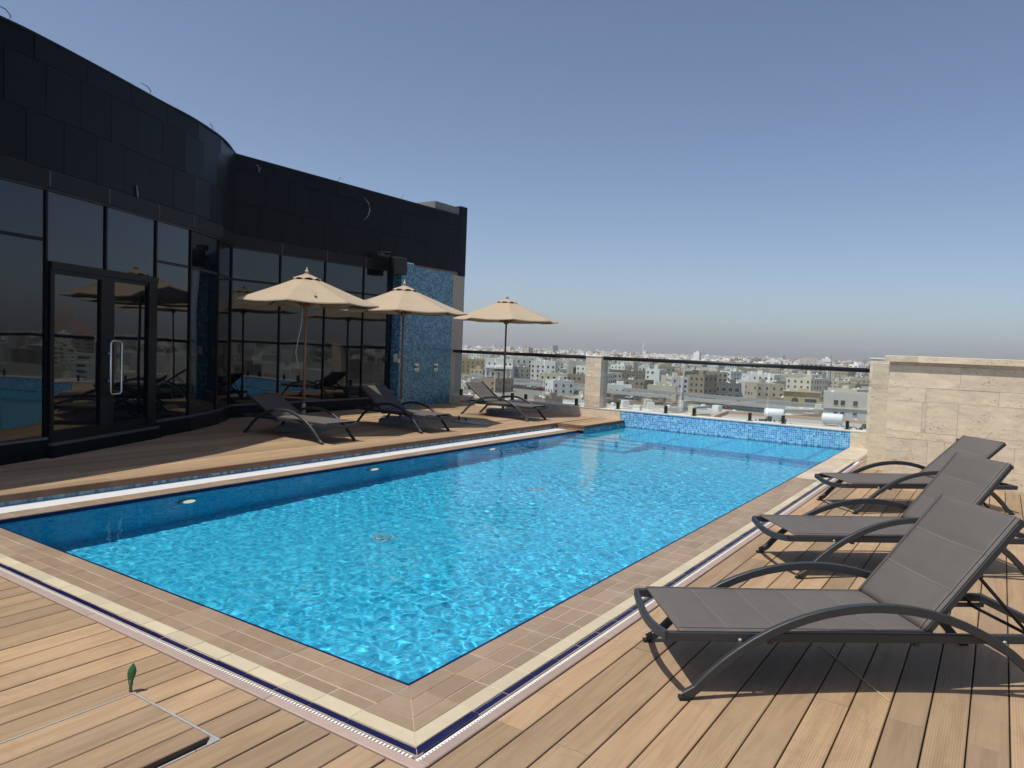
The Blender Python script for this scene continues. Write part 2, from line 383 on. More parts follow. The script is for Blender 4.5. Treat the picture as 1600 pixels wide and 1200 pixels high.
def viaduct(o, z, label):
    e = empty('viaduct', along(C0, 0, o, G), label=label, category='viaduct', group='grey viaducts crossing the city')
    m = MB(); L0, L1 = -520, 420
    base = Vector(along(C0, 0, o, G))
    def rel(s, oo, zz): return tuple(Vector(along(C0, s, o + oo, G + zz)) - base)
    def slab(w0, w1, z0, z1):
        v = [rel(L0, w0, z0), rel(L1, w0, z0), rel(L1, w1, z0), rel(L0, w1, z0), rel(L0, w0, z1), rel(L1, w0, z1), rel(L1, w1, z1), rel(L0, w1, z1)]
        return v, [(3, 2, 1, 0), (4, 5, 6, 7), (0, 1, 5, 4), (1, 2, 6, 5), (2, 3, 7, 6), (3, 0, 4, 7)]
    m.add(*slab(-1.8, 1.8, z - .8, z)); m.build('deck', M['concrete'], e)
    MB().add(*slab(-1.78, -1.6, z + .01, z + .9)).build('parapet', M['concrete'], e)
    MB().add(*slab(1.6, 1.78, z + .01, z + .9)).build('parapet', M['concrete'], e)
    pm = MB(); pm.lathe([(0.9, 0), (0.9, z - .81)], seg=10); pme = pm.mesh('pier', M['concrete'])
    for s in range(L0 + 10, L1, 42):
        p_ = put('pier', pme, e); p_.location = rel(s, 0, 0)
viaduct(17, 3.2, 'long grey viaduct on the far side of the busy road')
viaduct(-16, 3.2, 'long grey viaduct on the near side of the busy road')

# ================================================================== the city
cityc = {'white': (0.80, 0.79, 0.76), 'cream': (0.66, 0.60, 0.48), 'beige': (0.50, 0.43, 0.33), 'grey': (0.38, 0.365, 0.34), 'ochre': (0.60, 0.44, 0.21),
         'brown': (0.25, 0.20, 0.16), 'pale': (0.64, 0.63, 0.60), 'tan': (0.36, 0.29, 0.21), 'dark': (0.16, 0.16, 0.165), 'lightgrey': (0.54, 0.515, 0.47), 'pink': (0.55, 0.36, 0.26)}
CM = {k: plain('city_wall_' + k, v, 0.9, 0, 0.13, 0.25) for k, v in cityc.items()}
M['win'] = plain('dark_window', (0.035, 0.04, 0.045), 0.15)
M['winframe'] = plain('window_surround', (0.60, 0.58, 0.54), 0.8)
M['tank'] = plain('white_water_tank', (0.78, 0.79, 0.80), 0.5, 0, 0.05, 2)
M['rooftop'] = plain('roof_screed', (0.44, 0.41, 0.36), 0.95, 0, 0.15, 0.3)
wmesh = {}
def window_mesh(w, h, framed=True):
    k = (round(w, 2), round(h, 2), framed)
    if k not in wmesh:
        m = MB()                      # stands in the plane y=0 facing -y
        if framed:
            fw = 0.13
            m.box(-w / 2 - fw, -w / 2, -.12, .02, -fw, h + fw, 1); m.box(w / 2, w / 2 + fw, -.12, .02, -fw, h + fw, 1)
            m.box(-w / 2, w / 2, -.12, .02, h, h + fw, 1); m.box(-w / 2, w / 2, -.18, .02, -fw, 0, 1)
        m.add([(-w / 2, -.03, 0), (w / 2, -.03, 0), (w / 2, -.03, h), (-w / 2, -.03, h)], [(0, 1, 2, 3)], 0)
        wmesh[k] = m.mesh('window', M['win'], M['winframe'])
    return wmesh[k]
tank_me = MB().lathe([(0.0, 0), (.75, 0), (.78, .1), (.78, 1.2), (.6, 1.42), (.15, 1.5)], seg=12).mesh('water_tank', M['tank'])
def body_mesh(w, d, h, wall, roofc='rooftop', par=0.9):
    m = MB(); t = .25
    m.box(-w / 2, w / 2, 0, d, 0, h)
    m.box(-w / 2, w / 2, -.004, t, h, h + par); m.box(-w / 2, w / 2, d - t, d + .004, h, h + par)
    m.box(-w / 2 - .004, -w / 2 + t, t, d - t, h, h + par); m.box(w / 2 - t, w / 2 + .004, t, d - t, h, h + par)
    m.add([(-w / 2 + t, t, h + .02), (w / 2 - t, t, h + .02), (w / 2 - t, d - t, h + .02), (-w / 2 + t, d - t, h + .02)], [(0, 1, 2, 3)], 1)
    return m
def city_house(name, pos, yaw, w, d, h, wall, label, rows=(), side=None, cat='building', extras=True, framed=True):
    """rows: (z, window height, window width, [x offsets]); the front faces local -y"""
    e = empty(name, (pos[0], pos[1], G), R(yaw), label=label, category=cat, group='city buildings beyond the pool wall')
    body_mesh(w, d, h, wall).build('wall', [CM[wall], M['rooftop']], e)
    for z, wh, ww, xs in rows:
        me = window_mesh(ww, wh, framed)
        for x in xs:
            o = put('window', me, e); o.location = (x, -.004, z)
    if side:
        for z, wh, ww, ys in side:
            me = window_mesh(ww, wh, framed)
            for y in ys:
                o = put('window', me, e); o.location = (w / 2 + .004, y, z); o.rotation_euler = (0, 0, R(90))
                o = put('window', me, e); o.location = (-w / 2 - .004, y, z); o.rotation_euler = (0, 0, R(-90))
    if extras:
        rr = random.Random(int(pos[0] * 7 + pos[1]))
        sw = min(4.0, w * .3); sx = rr.uniform(-w / 2 + sw, w / 2 - sw)
        MB().box(sx - sw / 2, sx + sw / 2, d * .35, d * .35 + sw, h + .03, h + 2.8).build('stair_head', CM[wall], e)
        for i in range(rr.randint(1, 3)):
            o = put('water_tank', tank_me, e); o.location = (rr.uniform(-w / 2 + 1, w / 2 - 1), rr.uniform(1.2, max(1.3, d * .3)), h + .02)
    return e
def spread(w, n, m=1.4): return [(-w / 2 + m) + (w - 2 * m) * i / (n - 1) for i in range(n)] if n > 1 else [0.0]
def grid(w, floors, n, fh=3.2, z0=1.3, wh=1.5, ww=1.2, m=1.6): return [(z0 + fh * k, wh, ww, spread(w, n, m)) for k in range(floors)]
def yawto(pos, add=0.0):      # front turned to the pool terrace
    return math.degrees(math.atan2(pos[1] + 2.5, pos[0] - 2.2)) - 90 + add

def H(name, pos, add, *a, **k): return city_house(name, pos, yawto(pos, add), *a, **k)
H('apartment_block', (-354, 469), 16, 23, 16, 13.6, 'ochre', 'ochre yellow apartment block beside the beige end of the dark building', grid(23, 4, 6), [(1.3 + 3.2 * k, 1.5, 1.2, [3, 8, 13]) for k in range(4)])
b = H('ornate_villa', (-298, 429), -6, 20, 14, 16.0, 'white', 'white building with tall columns and a dark red sign, seen behind the third umbrella pole', grid(20, 2, 5, 3.4, 1.5, 1.7, 1.3) + [(12.4, 1.3, 1.1, [-7, -3, 5, 8])])
for x in (-8.8, -5.6, 5.6, 8.8):
    MB().lathe([(.75, 0), (.55, .6), (.5, 9.2), (.75, 9.8)], (x, -1.2, 0), 12).build('column', CM['white'], b)
MB().box(-9.8, 9.8, -2.0, -.01, 9.81, 11.2).build('entablature', CM['white'], b)
MB().box(-3.4, 3.4, -.12, -.02, 8.0, 9.4).build('sign_board', plain('dark_red_sign', (0.16, 0.05, 0.05), 0.6), b)
H('office_block', (-292, 447), 12, 15, 14, 10.4, 'grey', 'plain mid-grey block right of the white columned building', grid(15, 3, 4))
H('apartment_block', (-303, 466), 4, 16, 14, 16.8, 'pale', 'tall pale block rising behind the plain mid-grey block', grid(16, 5, 4))
H('apartment_block', (-275, 452), -8, 18, 16, 15.4, 'white', 'pale apartment block with scattered small windows right of the third umbrella', grid(18, 4, 5, 3.4), [(1.3 + 3.4 * k, 1.5, 1.2, [3, 8, 13]) for k in range(4)])
b = H('villa', (-256, 436), 4, 19, 12, 7.6, 'cream', 'low cream villa with a balcony band in front of the pale block', grid(19, 2, 5, 3.4, 1.2, 1.6, 1.4))
MB().box(-9.2, 9.2, -1.0, -.02, 3.3, 4.4).build('balcony', CM['cream'], b)
b = H('office_block', (-259, 476), 8, 14, 13, 16.2, 'lightgrey', 'light grey building with tall dark glazed panels left of the stone pillar', [(1.0, 4.0, 3.0, [-2.2, 2.6]), (6.2, 6.2, 3.0, [-2.2, 2.6])], framed=True)
H('long_block', (-213, 480), 10, 38, 22, 11.0, 'brown', 'long brown three-storey block right of the stone pillar', grid(38, 3, 11, 3.3, 1.5, 1.3, 1.2), [(1.5 + 3.3 * k, 1.3, 1.2, [4, 10, 16]) for k in range(3)])
H('small_house', (-187, 397), 3, 14, 9, 4.8, 'white', 'low white house close right of the stone pillar', grid(14, 1, 4, wh=1.4))
H('small_house', (-168, 415), -5, 17, 10, 5.2, 'cream', 'low cream house beside the low white one', grid(17, 1, 4, wh=1.4))
H('apartment_block', (-229, 641), -5, 21, 16, 10.8, 'lightgrey', 'light grey square block behind the floodlight mast', grid(21, 3, 5))
H('villa', (-164, 472), 6, 22, 14, 8.6, 'beige', 'beige villa with flat roof right of the floodlight mast', grid(22, 2, 6))
b = H('frame_building', (-131, 424), 4, 16, 14, 8.8, 'dark', 'dark grey row of framed bays left of the bright white block', [(0.8, 2.4, 2.4, [-5.6, -1.9, 1.9, 5.6]), (4.6, 2.4, 2.4, [-5.6, -1.9, 1.9, 5.6])])
H('apartment_block', (-203, 721), 5, 29, 18, 12.4, 'tan', 'tan apartment block behind the bright white block', grid(29, 3, 7, 3.6, 1.6, 1.6, 2.0))
H('apartment_block', (-121, 443), -7, 21, 15, 10.2, 'white', 'bright white apartment block by the car park', grid(21, 3, 5), [(1.3 + 3.2 * k, 1.5, 1.2, [3, 8, 12]) for k in range(3)])
H('shop_block', (-112, 470), 9, 10, 13, 9.8, 'brown', 'narrow brown block beside the bright white apartment block', grid(10, 3, 2))
b = H('arched_house', (-81, 386), 2, 17, 12, 7.8, 'ochre', 'sandy house with a dark arched doorway and hipped eaves', [(3.8, 1.8, 5.6, [4.2])])
am = MB(); pts = [(-1.7, 0.4), (1.7, 0.4), (1.7, 4.2)] + [(1.7 * math.cos(R(a)), 4.2 + 1.7 * math.sin(R(a))) for a in range(15, 180, 15)] + [(-1.7, 4.2)]
am.add([(x - 3.2, -.05, z) for x, z in pts], [tuple(range(len(pts)))]); am.build('arched_door', M['win'], b)
MB().box(-9.2, 9.2, -.8, 12.6, 8.71, 9.05).build('eaves', CM['tan'], b)
b = H('villa', (-43, 303), 4, 23, 14, 12.6, 'lightgrey', 'large grey-beige villa with two rows of dark windows beside the right pillar', [(8.6, 1.9, 1.6, [-7.4, -5.0, -.6, 4.6, 9.4]), (5.0, 1.1, 1.5, [-7.4, -5.0, -.6, 4.6, 9.4]), (1.4, 1.9, 1.6, [4.6, 7.2])])
MB().box(-11.7, 11.7, -.5, -.02, 7.2, 7.6).build('string_course', CM['lightgrey'], b)
b = H('unfinished_tower', (-142, 702), 6, 20, 16, 20.0, 'grey', 'unfinished concrete tower under construction on the skyline', [(1.5 + 3.3 * k, 1.9, 2.4, spread(20, 5, 2.2)) for k in range(6)], extras=False)
MB().box(-7, 5, 3, 13, 20.95, 26.2).build('lift_core', CM['lightgrey'], b)
for x in (-9.2, -3, 3, 9.2): MB().box(x - .35, x + .35, .1, .8, 20.92, 24.0).build('column', CM['grey'], b)
c = empty('tower_crane', (-128, 716, G), R(20), label='thin tower crane beside the unfinished tower', category='crane')
MB().box(-.5, .5, -.5, .5, 0, 22).build('mast', CM['dark'], c); MB().box(-6, 19, -.3, .3, 22.01, 22.7).build('jib', CM['dark'], c); MB().box(-.2, .2, -.2, .2, 22.71, 29).build('top_mast', CM['dark'], c)
H('apartment_block', (-190, 576), 0, 13, 12, 10.0, 'pale', 'pale house with a wide window band left of the dark framed row', grid(13, 3, 3))
H('apartment_block', (-169, 631), 8, 18, 12, 8.4, 'beige', 'beige house just left of the unfinished tower', grid(18, 2, 5))
H('apartment_block', (-289, 688), -4, 25, 14, 11.0, 'cream', 'cream block showing above the long brown block', grid(25, 3, 6))
H('glass_tower', (-887, 1509), 0, 12, 12, 30.0, 'dark', 'small dark tower block on the horizon left of the stone pillar', extras=False)
H('apartment_block', (-275, 1671), 0, 26, 16, 18.5, 'cream', 'cream block on the horizon right of the unfinished tower', grid(26, 4, 6, 4.0, 2, 2, 2))
sp = empty('tall_tower', (-1560, 3560, G), 0, label='very tall thin tower faint on the horizon above the stone pillar', category='tower')
MB().lathe([(6, 0), (5.5, 40), (4, 66), (1.6, 80), (.5, 92)], seg=8, smooth=False).build('shaft', CM['lightgrey'], sp)
# near rooftop with white tanks just beyond the wall
nb = empty('tank_roof_house', (-13, 64.5, G), R(8), label='pinkish rooftop with white tanks just beyond the pool end wall', category='building')
body_mesh(15, 12, 20.2, 'pink', par=0.35).build('wall', [CM['pink'], M['rooftop']], nb)
for i, (x, y) in enumerate([(-1.9, 3.2), (3.2, 1.6)]):
    k = empty('water_tank', (0, 0, 0), label=['white cylindrical rooftop tank further left, lying on the pinkish roof', 'white cylindrical rooftop tank further right, lying on the pinkish roof'][i], category='tank', group='white rooftop tanks')
    tm = MB(); ring = [(.46, -.90), (.5, -.80), (.5, .80), (.46, .90), (.3, .95)]
    prof = [(0.3, -.95)] + ring
    tm.lathe(prof, seg=20)
    o = tm.build('shell', M['tank'], k); o.rotation_euler = (0, R(90), 0); o.location = (0, 0, .66)
    for xx in (-.7, .7): MB().box(xx - .1, xx + .1, -.35, .35, 0, .25).build('cradle', CM['lightgrey'], k)
    k.location = ((-16.3, 72.2, -4.77), (-10.8, 71.6, -4.77))[i]; k.rotation_euler = (0, 0, R((8, 5)[i]))

# floodlight mast, with a head of lamps
ms = empty('floodlight_mast', (-118.7, 319.8, G), 0, label='tall pale floodlight mast standing in front of the city', category='mast')
MB().lathe([(.55, 0), (.4, 10), (.3, 21.6)], seg=10).build('pole', M['concrete'], ms)
MB().box(-1.6, 1.6, -.3, .3, 21.61, 22.4).build('lamp_head', M['tank'], ms)

# everyday city houses, one by one, then the far mass
def fill_mesh(w, d, h, rr):
    m = body_mesh(w, d, h, None, par=rr.uniform(.4, 1.1))
    return m
far_mass = MB(); colkeys = ['white', 'white', 'pale', 'cream', 'cream', 'beige', 'lightgrey', 'tan', 'white', 'beige', 'brown']
rr = random.Random(21)
taken = [(o.location.x, o.location.y) for o in bpy.data.objects if o.get('group') == 'city buildings beyond the pool wall']
cnt = 0; tries = 0
CN = {'white': 'white', 'pale': 'off-white', 'cream': 'cream', 'beige': 'beige', 'lightgrey': 'light grey', 'tan': 'tan', 'brown': 'brown'}
def zone(be):
    if be > 124: return 'behind the third umbrella'
    if be > 117.6: return 'left of the stone pillar'
    if be > 112: return 'just right of the stone pillar'
    if be > 107: return 'near the floodlight mast'
    if be > 102: return 'above the white rooftop tanks'
    return 'beside the tall right pillar'
def house_label(ck, fl, di, be):
    dep = 'in front of the road' if di < 399 else 'just beyond the road' if di < 560 else 'halfway back in the city' if di < 850 else 'far back in the city'
    return '%s %s house %s, %s' % (('low', 'two-storey', 'three-storey', 'four-storey')[fl - 1], CN[ck], dep, zone(be))
def onroad(x, y):
    dx, dy = x - C0[0], y - C0[1]; return abs(dx * rn.x + dy * rn.y) < 29
while cnt < 292 and tries < 9000:
    tries += 1
    be = R(rr.uniform(95.5, 131)); di = rr.choice([rr.uniform(255, 350)] + [400 + 950 * rr.random() ** 1.4] * 4)
    x, y = 2.2 + di * math.cos(be), -2.5 + di * math.sin(be)
    if onroad(x, y) or any(math.hypot(x - a, y - b_) < (18 if di > 399 else 15) for a, b_ in taken): continue
    taken.append((x, y)); cnt += 1
    w, d = rr.uniform(9, 22), rr.uniform(9, 17); fl = rr.choice([1, 2, 2, 3, 3, 4]) if di > 399 else 1; h = fl * 3.3 + .4
    ck = rr.choice(colkeys)
    e = empty('flat_roofed_house', (x, y, G), R(yawto((x, y), rr.choice([-24, 18, 62, -68]) + rr.uniform(-7, 7))), label=house_label(ck, fl, di, math.degrees(be)), category='house', group='%s houses of the crowded city' % ck)
    body_mesh(w, d, h, ck, par=rr.uniform(.4, 1.2)).build('wall', [CM[ck], M['rooftop']], e)
    wm = MB(); nwin = max(2, int(w / 3.2)); nd = max(2, int(d / 3.4))
    for k in range(fl):
        z = 1.2 + 3.3 * k
        for xx in spread(w, nwin, 1.7):
            if rr.random() < .22: continue
            ww = rr.uniform(.4, .85); wm.box(xx - ww, xx + ww, -.08, -.02, z, z + 1.5)
        for yy in spread(d, nd, 1.8):
            yy = yy + d / 2
            for sgn in (-1, 1): wm.box(sgn * (w / 2 + .05) - .03, sgn * (w / 2 + .05) + .03, yy - .6, yy + .6, z, z + 1.4)
    wm.build('windows', M['win'], e, kind='stuff')
    sw = rr.uniform(2.2, 3.6); sx = rr.uniform(-w / 2 + sw, w / 2 - sw)
    MB().box(sx - sw / 2, sx + sw / 2, d * .4, d * .4 + sw, h + .03, h + rr.uniform(2.2, 3.2)).build('stair_head', CM[ck], e)
    for i in range(rr.randint(0, 2)):
        o = put('water_tank', tank_me, e); o.location = (rr.uniform(-w / 2 + 1, w / 2 - 1), rr.uniform(1.2, d * .3), h + .02)
mats = [CM[k] for k in ('white', 'pale', 'cream', 'beige', 'lightgrey', 'tan', 'brown')] + [M['win'], M['rooftop']]
def mass_house(x, y, yaw, w, d, h, mi):
    ax = (math.cos(yaw), math.sin(yaw)); n = (-ax[1], ax[0])
    far_mass.obox((x, y, G), ax, w, d, h, mi)
    far_mass.obox((x + ax[0] * w * .3 + n[0] * d * .3, y + ax[1] * w * .3 + n[1] * d * .3, G + h + .02), ax, w * .3, d * .3, 2.6, mi)
    for k in range(int(h / 3.3)):
        z = G + 1.3 + 3.3 * k
        far_mass.obox((x + ax[0] * 1.2 - n[0] * .06, y + ax[1] * 1.2 - n[1] * .06, z), ax, w * .28, .05, 1.4, 7)
        far_mass.obox((x + ax[0] * w * .6 - n[0] * .06, y + ax[1] * w * .6 - n[1] * .06, z), ax, w * .28, .05, 1.4, 7)
near_m = []
for i in range(5200):
    if i < 3800: be = rr.uniform(94.5, 132); di = 1150 + 3600 * rr.random() ** 1.2
    else: be = rr.uniform(-30, 94); di = 170 + 2400 * rr.random() ** 1.2
    x, y = 2.2 + di * math.cos(R(be)), -2.5 + di * math.sin(R(be))
    if onroad(x, y) or math.hypot(x - hill.location.x, y - hill.location.y) < 120: continue
    if di < 700:
        if any(math.hypot(x - a, y - b_) < 27 for a, b_ in near_m): continue
        near_m.append((x, y))
    h = rr.choice([4, 7, 7, 10.5, 10.5, 14]) + (rr.random() < .03) * rr.uniform(5, 16)
    mass_house(x, y, R(rr.choice([0, 90, 20, 110, -35]) + rr.uniform(-6, 6)), rr.uniform(10, 26), rr.uniform(9, 18), h if di > 350 else min(h, 10), rr.choice([0, 0, 0, 1, 1, 2, 2, 3, 4, 5, 6]))
far_mass.build('distant_city', mats, kind='stuff', label='pale crowded houses of the city fading towards the horizon', category='city')

# street trees
def leafmat():
    t = NT('dusty_green_leaves'); c = t.mix(t.noise(t.pos(), 0.6, 3), (0.03, 0.05, 0.02), (0.08, 0.10, 0.045)); t.P(Base_Color=c, Roughness=0.8); return t.m
M['leaf'] = leafmat(); M['bark'] = plain('bark', (0.12, 0.09, 0.06), 0.9)
def crown_mesh(seed, r, n):
    q = random.Random(seed); m = MB()
    for i in range(n):
        while True:
            a = Vector((q.uniform(-1, 1), q.uniform(-1, 1), q.uniform(-1, 1)))
            if .25 < a.length < 1: break
        a = Vector((a.x * r, a.y * r, a.z * r * .75)); s = q.uniform(.25, .5) * r * .24
        u = Vector((q.gauss(0, 1), q.gauss(0, 1), q.gauss(0, 1))).normalized(); w = u.orthogonal().normalized() * s; u2 = u.cross(w).normalized() * s
        m.add([a + w, a + u2, a - w, a - u2], [(0, 1, 2, 3)])
    return m.mesh('crown', M['leaf'])
crowns = [crown_mesh(k, 2.6, 420) for k in range(3)]
trunk_me = MB().lathe([(.28, 0), (.18, 1.4), (.12, 3.4)], seg=7).mesh('trunk', M['bark'])
TL = [((-232, 462), 1.6, 'dark tree in front of the long brown block'), ((-14.3, 63.8), 1.0, 'green treetop between the two white tanks'), ((-6.6, 62.4), 1.05, 'green treetop at the foot of the right stone pillar')]
for i, (p_, s, lab) in enumerate(TL):
    e = empty('street_tree', (p_[0], p_[1], G if i == 0 else -10.4), 0, label=lab, category='tree', group='trees in the city'); e.scale = (s, s, s)
    put('trunk', trunk_me, e); o = put('crown', crowns[i % 3], e); o.location = (0, 0, 4.6)
for k in range(34):
    di = rr.uniform(430, 900); be = R(rr.uniform(96, 130)); s_ = rr.uniform(1.0, 1.9)
    x, y = 2.2 + di * math.cos(be), -2.5 + di * math.sin(be)
    if onroad(x, y) or any(math.hypot(x - a, y - b_) < 12 for a, b_ in taken): continue
    e = empty('street_tree', (x, y, G), R(rr.uniform(0, 360)), label='dusty green street tree among houses %s' % zone(math.degrees(be)), category='tree', group='street trees among the city houses'); e.scale = (s_, s_, s_)
    put('trunk', trunk_me, e); o = put('crown', crowns[k % 3], e); o.location = (0, 0, 4.6)
# terrace that carries the two near treetops
MB().box(-26, 4, 56, 70, G, -10.42).build('lower_terrace', CM['grey'], kind='structure')

# cars on the road
def car_mesh(c):
    m = MB(); pr = [(-2.2, .35), (2.2, .35), (2.25, .8), (1.3, .95), (.75, 1.45), (-1.4, 1.5), (-2.1, 1.0), (-2.25, .8)]
    n = len(pr); v = [(x, -.85, z) for x, z in pr] + [(x, .85, z) for x, z in pr]
    f = [tuple(range(n)), tuple(range(2 * n - 1, n - 1, -1))] + [(i, i + n, (i + 1) % n + n, (i + 1) % n) for i in range(n)]
    m.add(v, f, 0)
    for s in (-.86, .86): m.add([(.7, s, 1.0), (1.1, s, .98), (.68, s, 1.38), (-1.3, s, 1.42), (-1.8, s, 1.02)], [(0, 1, 2, 3, 4)], 1)
    for x in (-1.4, 1.4):
        for s in (-.8, .8):
            w = MB().lathe([(.33, -.1), (.33, .1)], seg=10); m.add([(x + a, s + c_, .33 + b_) for a, b_, c_ in w.v], w.f, 2)
    return m.mesh('car_body', c, M['win'], M['foot'])
ccol = {'white': (0.75, 0.75, 0.74), 'silver': (0.4, 0.41, 0.42), 'black': (0.03, 0.03, 0.03), 'red': (0.3, 0.03, 0.02)}
cme = {k: car_mesh(plain('car_paint_' + k, v, 0.3)) for k, v in ccol.items()}
for i in range(64):
    k = rr.choice(['white', 'white', 'white', 'silver', 'silver', 'black', 'red'])
    s = rr.uniform(-260, 140); o = rr.choice([-10, -3.2, 3.2, 10, 22.5, 25])
    q = along(C0, s, o, G + .06)
    put('car', cme[k], None, label='%s car on the road %s' % (k, zone(math.degrees(math.atan2(q[1] + 2.5, q[0] - 2.2)))), category='car', group='%s cars on the busy road' % k).matrix_world = Matrix.Translation(q) @ Matrix.Rotation(math.atan2(ra.y, ra.x) + (math.pi if o < 0 else 0), 4, 'Z')
# ================================================================== hotel body under the terrace
PX0, PX1, PY1, WZ = -4.6, 0.0, 11.845, -0.034
MB().box(-16, 5.6, -9, 12.15, G, -1.5).build('hotel_body', M['render'], kind='structure')

# ================================================================== pool basin
pb = empty('pool_basin', (0, 0, 0), kind='structure')
D = -1.1
m = MB()
m.add([(PX0, 0, D), (PX1, 0, D), (PX1, PY1, D), (PX0, PY1, D)], [(0, 1, 2, 3)]); o = m.build('floor', M['basin'], pb); o.cycles.is_caustics_receiver = True
def wallq(name, a, b, z0, z1, mat):
    o = MB().add([(a[0], a[1], z0), (b[0], b[1], z0), (b[0], b[1], z1), (a[0], a[1], z1)], [(0, 1, 2, 3)]).build(name, mat, pb); o.cycles.is_caustics_receiver = True; return o
wallq('side_wall', (PX0, 0), (PX0, PY1), D, -.012, M['basin']); wallq('side_wall', (PX1, PY1), (PX1, 0), D, -.012, M['basin'])
wallq('end_wall', (PX1, 0), (PX0, 0), D, -.012, M['basin']); wallq('end_wall', (PX0, PY1), (PX1, PY1), D, -.05, M['basin'])
# shallow shelf at the far end, divided by dark tile lines
m = MB().box(PX0 + .004, PX1 - .004, 9.95, PY1 - .004, D + .004, -.30); o = m.build('shelf', M['basin'], pb); o.cycles.is_caustics_receiver = True
for x in (-3.75, -2.9, -2.05, -1.2, -.38):
    o = MB().box(x - .045, x + .045, 9.96, PY1 - .01, -.299, -.294).build('tile_line_shade_band', M['basin_line'], pb); o.cycles.is_caustics_receiver = True
o = MB().box(PX0 + .01, PX1 - .01, 9.944, 9.949, -.80, -.302).build('tile_line_shade_band', M['basin_line'], pb); o.cycles.is_caustics_receiver = True  # shade of the upright shelf front, put in as a darker blue band
# steps at the far left corner, under the timber platform
for k in range(3):
    o = MB().box(PX0 + .006, PX0 + 1.5 - .03 * k, 9.94 - .30 * (k + 1), 9.94 - .30 * k - .004, D + .005, -.42 - .20 * k).build('step', M['basin'], pb); o.cycles.is_caustics_receiver = True
    o = MB().box(PX0 + .01, PX0 + 1.49 - .03 * k, 9.936 - .30 * (k + 1), 9.939 - .30 * (k + 1), -.47 - .20 * k, -.425 - .20 * k).build('tile_line_shade_band', M['basin_line'], pb); o.cycles.is_caustics_receiver = True
lab = ['nearest', 'middle', 'farthest']
for i, y in enumerate((1.78, 4.42, 7.1)):
    e = empty('pool_light', (PX0, y, -.36), 0, label='%s small pale round underwater light on the shaded left pool wall' % lab[i], category='pool light', group='underwater lights')
    a = MB().lathe([(.105, 0), (.105, .02), (.08, .035)], seg=20).build('rim', M['plate'], e); a.rotation_euler = (0, R(90), 0)
    a = MB().lathe([(.072, .03), (.066, .048), (.02, .055)], seg=20).build('lens', M['lens'], e); a.rotation_euler = (0, R(90), 0)
    for ch in e.children: ch.cycles.is_caustics_receiver = True
for i, (x, y) in enumerate(((-2.75, 2.7), (-2.75, 5.6))):
    e = empty('floor_drain', (x, y, D + .003), 0, label='pale drain cover on the pool floor, %s the near end' % ('closer to' if i == 0 else 'further from'), category='drain', group='pool floor drains')
    a = MB().cbox(-.11, .11, -.11, .11, 0, .012, .006).build('cover', M['draincover'], e); a.cycles.is_caustics_receiver = True
    for k in range(5):
        a = MB().box(-.085, .085, -.085 + .037 * k, -.073 + .037 * k, .0122, .0135).build('slot', M['basin_line'], e)

# water surface: real small waves
rng = np.random.default_rng(5)
nx, ny = 340, 880
Xg, Yg = np.meshgrid(np.linspace(PX0 + .001, PX1 - .001, nx), np.linspace(.001, PY1 - .001, ny))
Z = np.zeros_like(Xg)
for i in range(110):
    lam = math.exp(rng.uniform(math.log(.045), math.log(.30))); th = rng.normal(0.9, 1.1); k = 2 * math.pi / lam
    Z += 0.00054 * lam ** 1.0 * np.sin(k * (Xg * math.cos(th) + Yg * math.sin(th)) + rng.uniform(0, 6.28) + .9 * np.sin(.9 * Xg + 1.3 * Yg + i) + .5 * np.sin(2.3 * Xg - 1.7 * Yg + 2 * i))
Z *= 0.85 + 0.45 * np.sin(.9 * Xg + 1.1 + .6 * np.sin(.8 * Yg)) * np.sin(.75 * Yg + .4 + .5 * np.sin(1.1 * Xg))
v = np.stack([Xg, Yg, Z + WZ], -1).reshape(-1, 3); idx = np.arange(nx * ny).reshape(ny, nx)
f = np.stack([idx[:-1, :-1], idx[:-1, 1:], idx[1:, 1:], idx[1:, :-1]], -1).reshape(-1, 4)
me = bpy.data.meshes.new('pool_water'); me.from_pydata(v.tolist(), [], f.tolist()); me.materials.append(M['water'])
me.polygons.foreach_set('use_smooth', [True] * len(me.polygons)); wat = put('pool_water', me, kind='structure'); wat.cycles.is_caustics_caster = True

# ================================================================== coping: tiles one by one
TG = .0022            # half joint
def tile_row(parent, name, mat, along_x, fixed0, fixed1, s0, s1, pitch, z1=0.0, z0=-.03, jit=.0012, mitre=None):
    n = max(1, round((s1 - s0) / pitch)); p = (s1 - s0) / n; cache = {}
    w = fixed1 - fixed0
    me = (MB().cbox(0, p - 2 * TG, 0, w - 2 * TG, z0, 0, .002) if along_x else MB().cbox(0, w - 2 * TG, 0, p - 2 * TG, z0, 0, .002)).mesh(name, mat)
    for i in range(n):
        o = put(name, me, parent); s = s0 + i * p + TG
        o.location = (s, fixed0 + TG, z1 + rnd.uniform(-jit, jit)) if along_x else (fixed0 + TG, s, z1 + rnd.uniform(-jit, jit))
rows = [(0.0, .10, 'brown'), (.10, .212, 'brown'), (.212, .292, 'brown'), (.292, .372, 'cream'), (.372, .408, 'navy')]
NM = {'brown': 'brown_tile', 'cream': 'cream_tile', 'navy': 'navy_tile'}
cn = empty('near_coping', (0, 0, 0), kind='structure'); cr_ = empty('right_coping', (0, 0, 0), kind='structure'); cl = empty('left_coping', (0, 0, 0), kind='structure')
def zrow(k): return -.006 if k == 'navy' else 0.0
